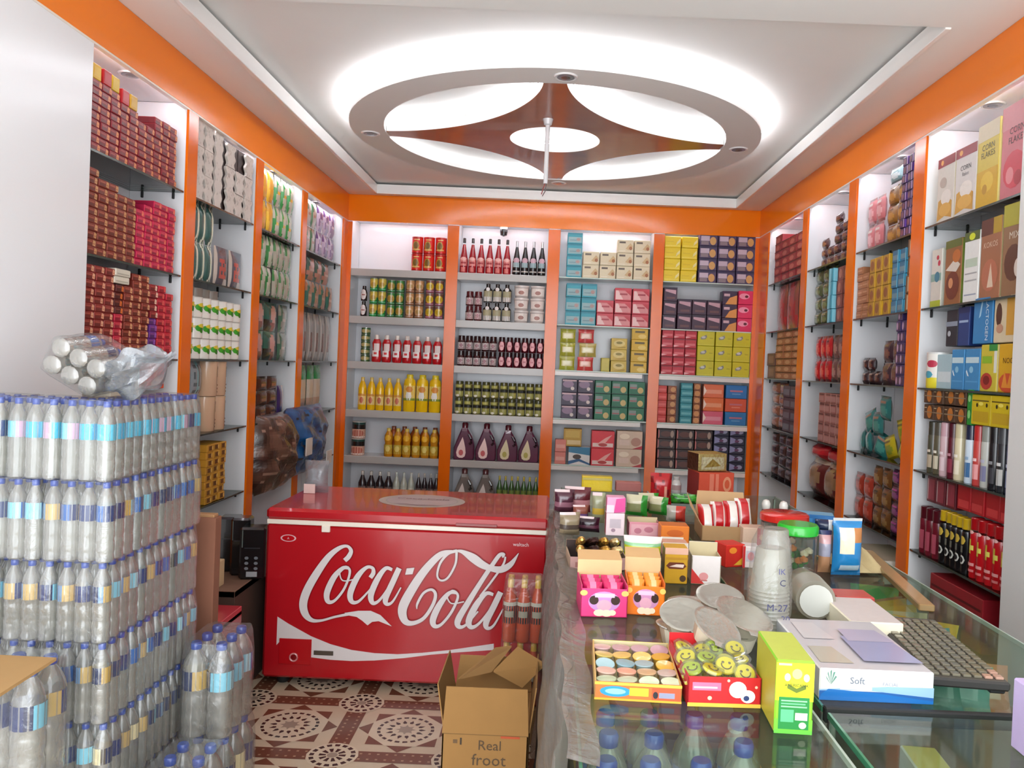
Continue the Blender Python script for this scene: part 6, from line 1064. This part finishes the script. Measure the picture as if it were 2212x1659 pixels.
top('sweet_pouch', 'red and silver pouch on orange tray', 'pouch', 1440, 1482, 1128, 1094, .04, pouch(lambda u, v: 'c83a2c' if u > .5 else 'b8b0a4', t=.05), -.2)
# open carton of red and white packs
x, y, w, h = CB(1518, 1636, 1172, 1138); d = .20; b = MB(); K = 'a8845a'; t = .004
b.box(-w/2, w/2, -d/2, -d/2+t, 0, h, K); b.box(-w/2, w/2, d/2-t, d/2, 0, h*1.1, K); b.box(-w/2, -w/2+t, -d/2, d/2, 0, h, K); b.box(w/2-t, w/2, -d/2, d/2, 0, h, K); b.box(-w/2, w/2, -d/2, d/2, 0, t, K)
F1 = MB().add([(-w/2, d/2, h), (w/2, d/2, h), (w/2*.9, d/2+.03, h+.09), (-w/2*.9, d/2+.03, h+.09)], [(0, 1, 2, 3)], 'b8946a').done('flap', 'card'); F2 = MB().add([(-w/2, -d/2, h), (-w/2, d/2, h), (-w/2-.035, d/2, h+.09), (-w/2-.045, -d/2, h+.07)], [(0, 1, 2, 3)], 'c8a478').done('flap', 'card')
oc = thing('open_carton', 'small open carton of red white packs on the counter', 'box', [(None, b.done('carton', 'card')), ('flap', F1), ('flap', F2)], (x, y+d/2, CT+.001), -.05)
for i in range(4): thing('red_white_pack', ORD[i+1]+' from left red white pack in the small open carton', 'pack', pouch(lambda u, v, i=i: 'e0d8d0' if (.2 < u < .75) == (i % 2 == 0) else 'b8141c', t=.06)(w*.30, .06, .115), (x-w*.36+w*.24*i, y+.06+.02*(i % 2), CT+.012+.008*i), rot=(-.5, 0, random.uniform(-.2, .2)), group='red white packs')
top('red_box', 'red box with orange print under the open carton', 'box', 1556, 1604, 1226, 1176, .07, ct('c82418', [('e', .35, .75, .2, .14, 'e88a28'), ('p', [(.4, .1), (.95, .1), (.95, .5)], 'd8a830')]), .35)
top('red_box', 'red white striped box left of the clear cups', 'box', 1606, 1640, 1228, 1180, .06, ct('d8ccc8', [('r', 0, 0, .15, 1, 'b81c20'), ('r', .2, .3, .9, .8, 'b8b0b8'), ('e', .5, .55, .2, .2, 'c87a80')], side='b01c20'), -.1)
top('cream_pack', 'cream pack with red end behind the cup stack', 'pack', 1604, 1655, 1180, 1140, .07, ct('d8b8a0', [('r', .6, 0, 1, 1, 'c8302c'), ('e', .8, .5, .1, .16, 'e8a060')]))
# disposable cups
def cupstack(n, r0, r1, pitch, c='ffffff'):
    prof = []
    for k in range(n): z = k*pitch; prof += [(r1*(1-.004*k), z), (r1*(1-.004*k)*1.03, z+pitch*.3), (r1*(1-.004*k), z+pitch*.6)]
    z = n*pitch; prof += [(r1*.95, z), (r0, z+.085), (r0*.9, z+.088), (0, z+.086)]
    return MB().lathe(prof, c, 24)
x, y, w, h = CB(1626, 1714, 1396, 1215); P = [(None, cupstack(14, .033, .046, .0085).done('cups', 'cup'))]
P.append(('sleeve', MB().lathe([(.05, .004), (.051, .1), (.044, .22), (.03, .25)], 'ffffff', 20).done('sleeve', 'film')))
g = MB(); g.curved([], 1, 1); g.text('IK', .012, .165, .018, '4a4a78', -.052); g.text('C', .014, .14, .02, '2c2c50', -.052); g.text('M-27', .004, .085, .022, '3c3c60', -.053); g.text('20', .024, .06, .02, '4a4a70', -.05); P.append(('pen_marks', g.done('pen_marks', 'paper')))
thing('cup_stack', 'tall upright stack of frosted plastic cups with pen marks', 'cups', P, (x, y+.05, CT+.001))
x, y = onZ(1700, 1300, CT); thing('cup_stack', 'second stack of frosted cups just behind the pen marked stack', 'cups', [(None, cupstack(11, .033, .044, .0085).done('cups', 'cup'))], (x-.02, y+.06, CT+.001))
x, y = onZ(1760, 1340, CT); T = Matrix.Rotation(-pi/2, 4, 'X'); b = cupstack(13, .034, .047, .008).xf(T @ Matrix.Translation((0, 0, 0))); st = MB()
st.lathe([(0, -.004)]+[(r, -.004-.004*(k % 2)) for k, r in enumerate((.01, .016, .022, .03, .036, .04))], lambda i, a: 'f0f0ea' if int((a+pi)*4) % 2 else 'c8c8c0', 20, M=T)
thing('cup_stack', 'stack of frosted cups lying with its open end forward', 'cups', [(None, b.done('cups', 'cup')), ('crimped_end', st.done('crimped_end', 'gloss'))], (x, y, CT+.0495), rot=(0, 0, -.12))
# jars
def jar(lidc, w, h, cont):
    r = w/2; b = MB().lathe([(r*.9, 0), (r, .02*h), (r, .74*h), (r*.85, .8*h)], 'ffffff', 24); l = MB().lathe([(r*1.0, .78*h), (r*1.06, .8*h), (r*1.06, .96*h), (r*.98, h), (0, h)], lidc, 28)
    P = [(None, b.done('jar', 'clear')), ('lid', l.done('lid', 'gloss'))]; g = MB()
    for i in range(14): a = i*2.4; q = r*.6*math.sqrt((i+1)/14); g.lathe([(0, -.012), (.012, -.006), (.013, .004), (0, .012)], cont[i % len(cont)], 8, o=(q*math.cos(a), q*math.sin(a), .02+.05*h*(i % 7)))
    P.append(('sweets', g.done('sweets', 'gloss'))); return P
x, y, w, h = CB(1690, 1774, 1244, 1137); thing('sweet_jar', 'clear jar with a bright green lid behind the cups', 'jar', jar('1fae2c', w, h, ['3c7a2c', 'c8c0a0', 'b8703c', '2c5a24']), (x, y+w/2, CT+.001))
x, y, w, h = CB(1662, 1764, 1205, 1120); thing('sweet_jar', 'wide clear jar with red lid behind the green lidded jar', 'jar', jar('c8241c', w, h, ['b85040', 'd8b8a0', '8a3a2c']), (x, y+w/2+.04, CT+.001))
x, y, w, h = CB(1803, 1870, 1250, 1122)
bp = lambda u, v: ('e4dcc0' if .1 < u < .62 and .42 < v < .86 else ('b8763c' if u > .6 and .6 < v < .85 else ('f0f0ec' if v > .93 else ('b8c8d4' if v < .3 and .2 < u < .85 and int(v*30) % 2 else '1f7cb8'))))
thing('blue_pouch', 'upright sky blue pouch with cream picture on the counter', 'pouch', [(None, MB().pillow(w, h, .06, bp, 16, 20).done('pouch', 'foilpack'))], (x, y+.04, CT+.001), .1)
top('small_pack', 'little grey and pink pack between jar and blue pouch', 'pack', 1770, 1798, 1240, 1146, .04, pouch(lambda u, v: '24305c' if v > .86 else ('c89a9c' if v > .72 else ('9a98a8' if v > .4 else 'b0805c')), t=.045))
top('blue_box', 'flat blue box with pale top at the far right counter end', 'box', 1716, 1806, 1132, 1112, .09, ct('1f66a4', [('r', .1, .2, .5, .6, '3a86c0')], top='7ab0d0'), -.25)
top('blue_box', 'dark blue rounded pack in front of flat blue box', 'pack', 1764, 1802, 1150, 1124, .05, pouch(lambda u, v: '16284c' if u < .8 else 'd8dce0', t=.05), -.2)
for i, (px, py, nm) in enumerate(((1656, 1106, 'left'), (1694, 1110, 'right'))):
    x, y = onZ(px, py+24, CT); thing('roll_on', nm+' small bottle with round white cap near blue box', 'bottle', [(None, MB().lathe([(.014, 0), (.017, .01), (.017, .05), (.012, .055)], '1c2430', 14).done('bottle', 'gloss')), ('cap', MB().lathe([(.014, .053), (.017, .06), (.018, .075), (.012, .088), (0, .092)], 'e8e4dc', 14).done('cap', 'gloss'))], (x, y+.02, CT+.001), rot=(0, 0, 0), group='white capped bottles')
top('cream_box', 'flat cream white box right of the lying cup stack', 'box', 1838, 1952, 1392, 1344, .2, ct('e8dfc4', [('e', .5, .5, .12, .16, 'd4c8b0'), ('r', .2, .1, .6, .14, 'd0c4a8')], top='c8bcb8'), -.02)
top('red_box', 'low red box with white oval behind the cream box', 'box', 1806, 1890, 1308, 1290, .08, ct('b8403c', [('e', .55, .6, .2, .3, 'd8b0a8')], top='b8483c'), 0)
p0, p1 = onZ(1872, 1200, CT), onZ(2002, 1322, CT); v = Vector((p1[0]-p0[0], p1[1]-p0[1])); L = v.length; a = math.atan2(v.y, v.x)
thing('wooden_stick', 'long brown wooden strip lying along the counter edge', 'strip', [(None, MB().box(-L/2, L/2, -.02, .02, 0, .018, '8a6a40', fz1='a8845a').done('strip', 'wood'))], ((p0[0]+p1[0])/2, (p0[1]+p1[1])/2, CT+.001), a)
x, y = onZ(1930, 1235, CT); b = MB().sheet(lambda u, v: ((u-.5)*.15, (v-.5)*.22, .006+.04*abs(math.sin(u*5+v*3))*math.sin(pi*u)*math.sin(pi*v)+.012*math.sin(u*17+v*5)*math.sin(pi*u)*math.sin(pi*v)+.014*math.sin(pi*u)*math.sin(pi*v)), 24, 20, 'b8a478')
thing('cloth', 'beige rumpled cloth at the right counter edge', 'cloth', [(None, b.done('cloth', 'cloth'))], (min(x, .98), y+.05, CT+.001), .1)
x, y = onZ(2194, 1650, CT); thing('lavender_box', 'lavender box at the right edge on the short case', 'box', ct('b8a4cc', [('r', .1, .5, .9, .9, 'c8b8d8')])(.09, .06, .115), (x+.07, y+.03, CT+.001))
# ================================================================== camera, light
cd = bpy.data.cameras.new('camera'); cam = bpy.data.objects.new('camera', cd); COL.objects.link(cam)
M3 = Matrix((xw, yw, zw)); cam.matrix_world = Matrix.Translation((0, 0, EYE)) @ M3.to_4x4()
cd.sensor_width = 36; cd.lens = F*36/2212; cd.shift_x = (1106-CX)/2212; cd.shift_y = (CY-829.5)/2212; cd.clip_start = .05
S.camera = cam
wd = bpy.data.worlds.new('world'); S.world = wd; wd.use_nodes = True; bg = wd.node_tree.nodes['Background']; bg.inputs[0].default_value = (.90, .95, 1., 1); bg.inputs[1].default_value = 4.2
la = bpy.data.lights.new('daylight_portal', 'AREA'); la.shape = 'RECTANGLE'; la.size = 3.5; la.size_y = 2.98; la.cycles.is_portal = True
lo = bpy.data.objects.new('daylight_portal', la); COL.objects.link(lo); lo.location = (-.04, -.6, 1.5); lo.rotation_euler = (pi/2, 0, 0)
S.view_settings.view_transform = 'Standard'; S.view_settings.look = 'None'; S.view_settings.gamma = 1; S.view_settings.use_curve_mapping = False; S.view_settings.exposure = 0.62
cy = S.cycles
cy.transparent_max_bounces = 28; cy.max_bounces = 7; cy.diffuse_bounces = 4; cy.glossy_bounces = 3; cy.transmission_bounces = 4; cy.caustics_reflective = False; cy.caustics_refractive = False
cy.sample_clamp_indirect = 6.; cy.use_denoising = True
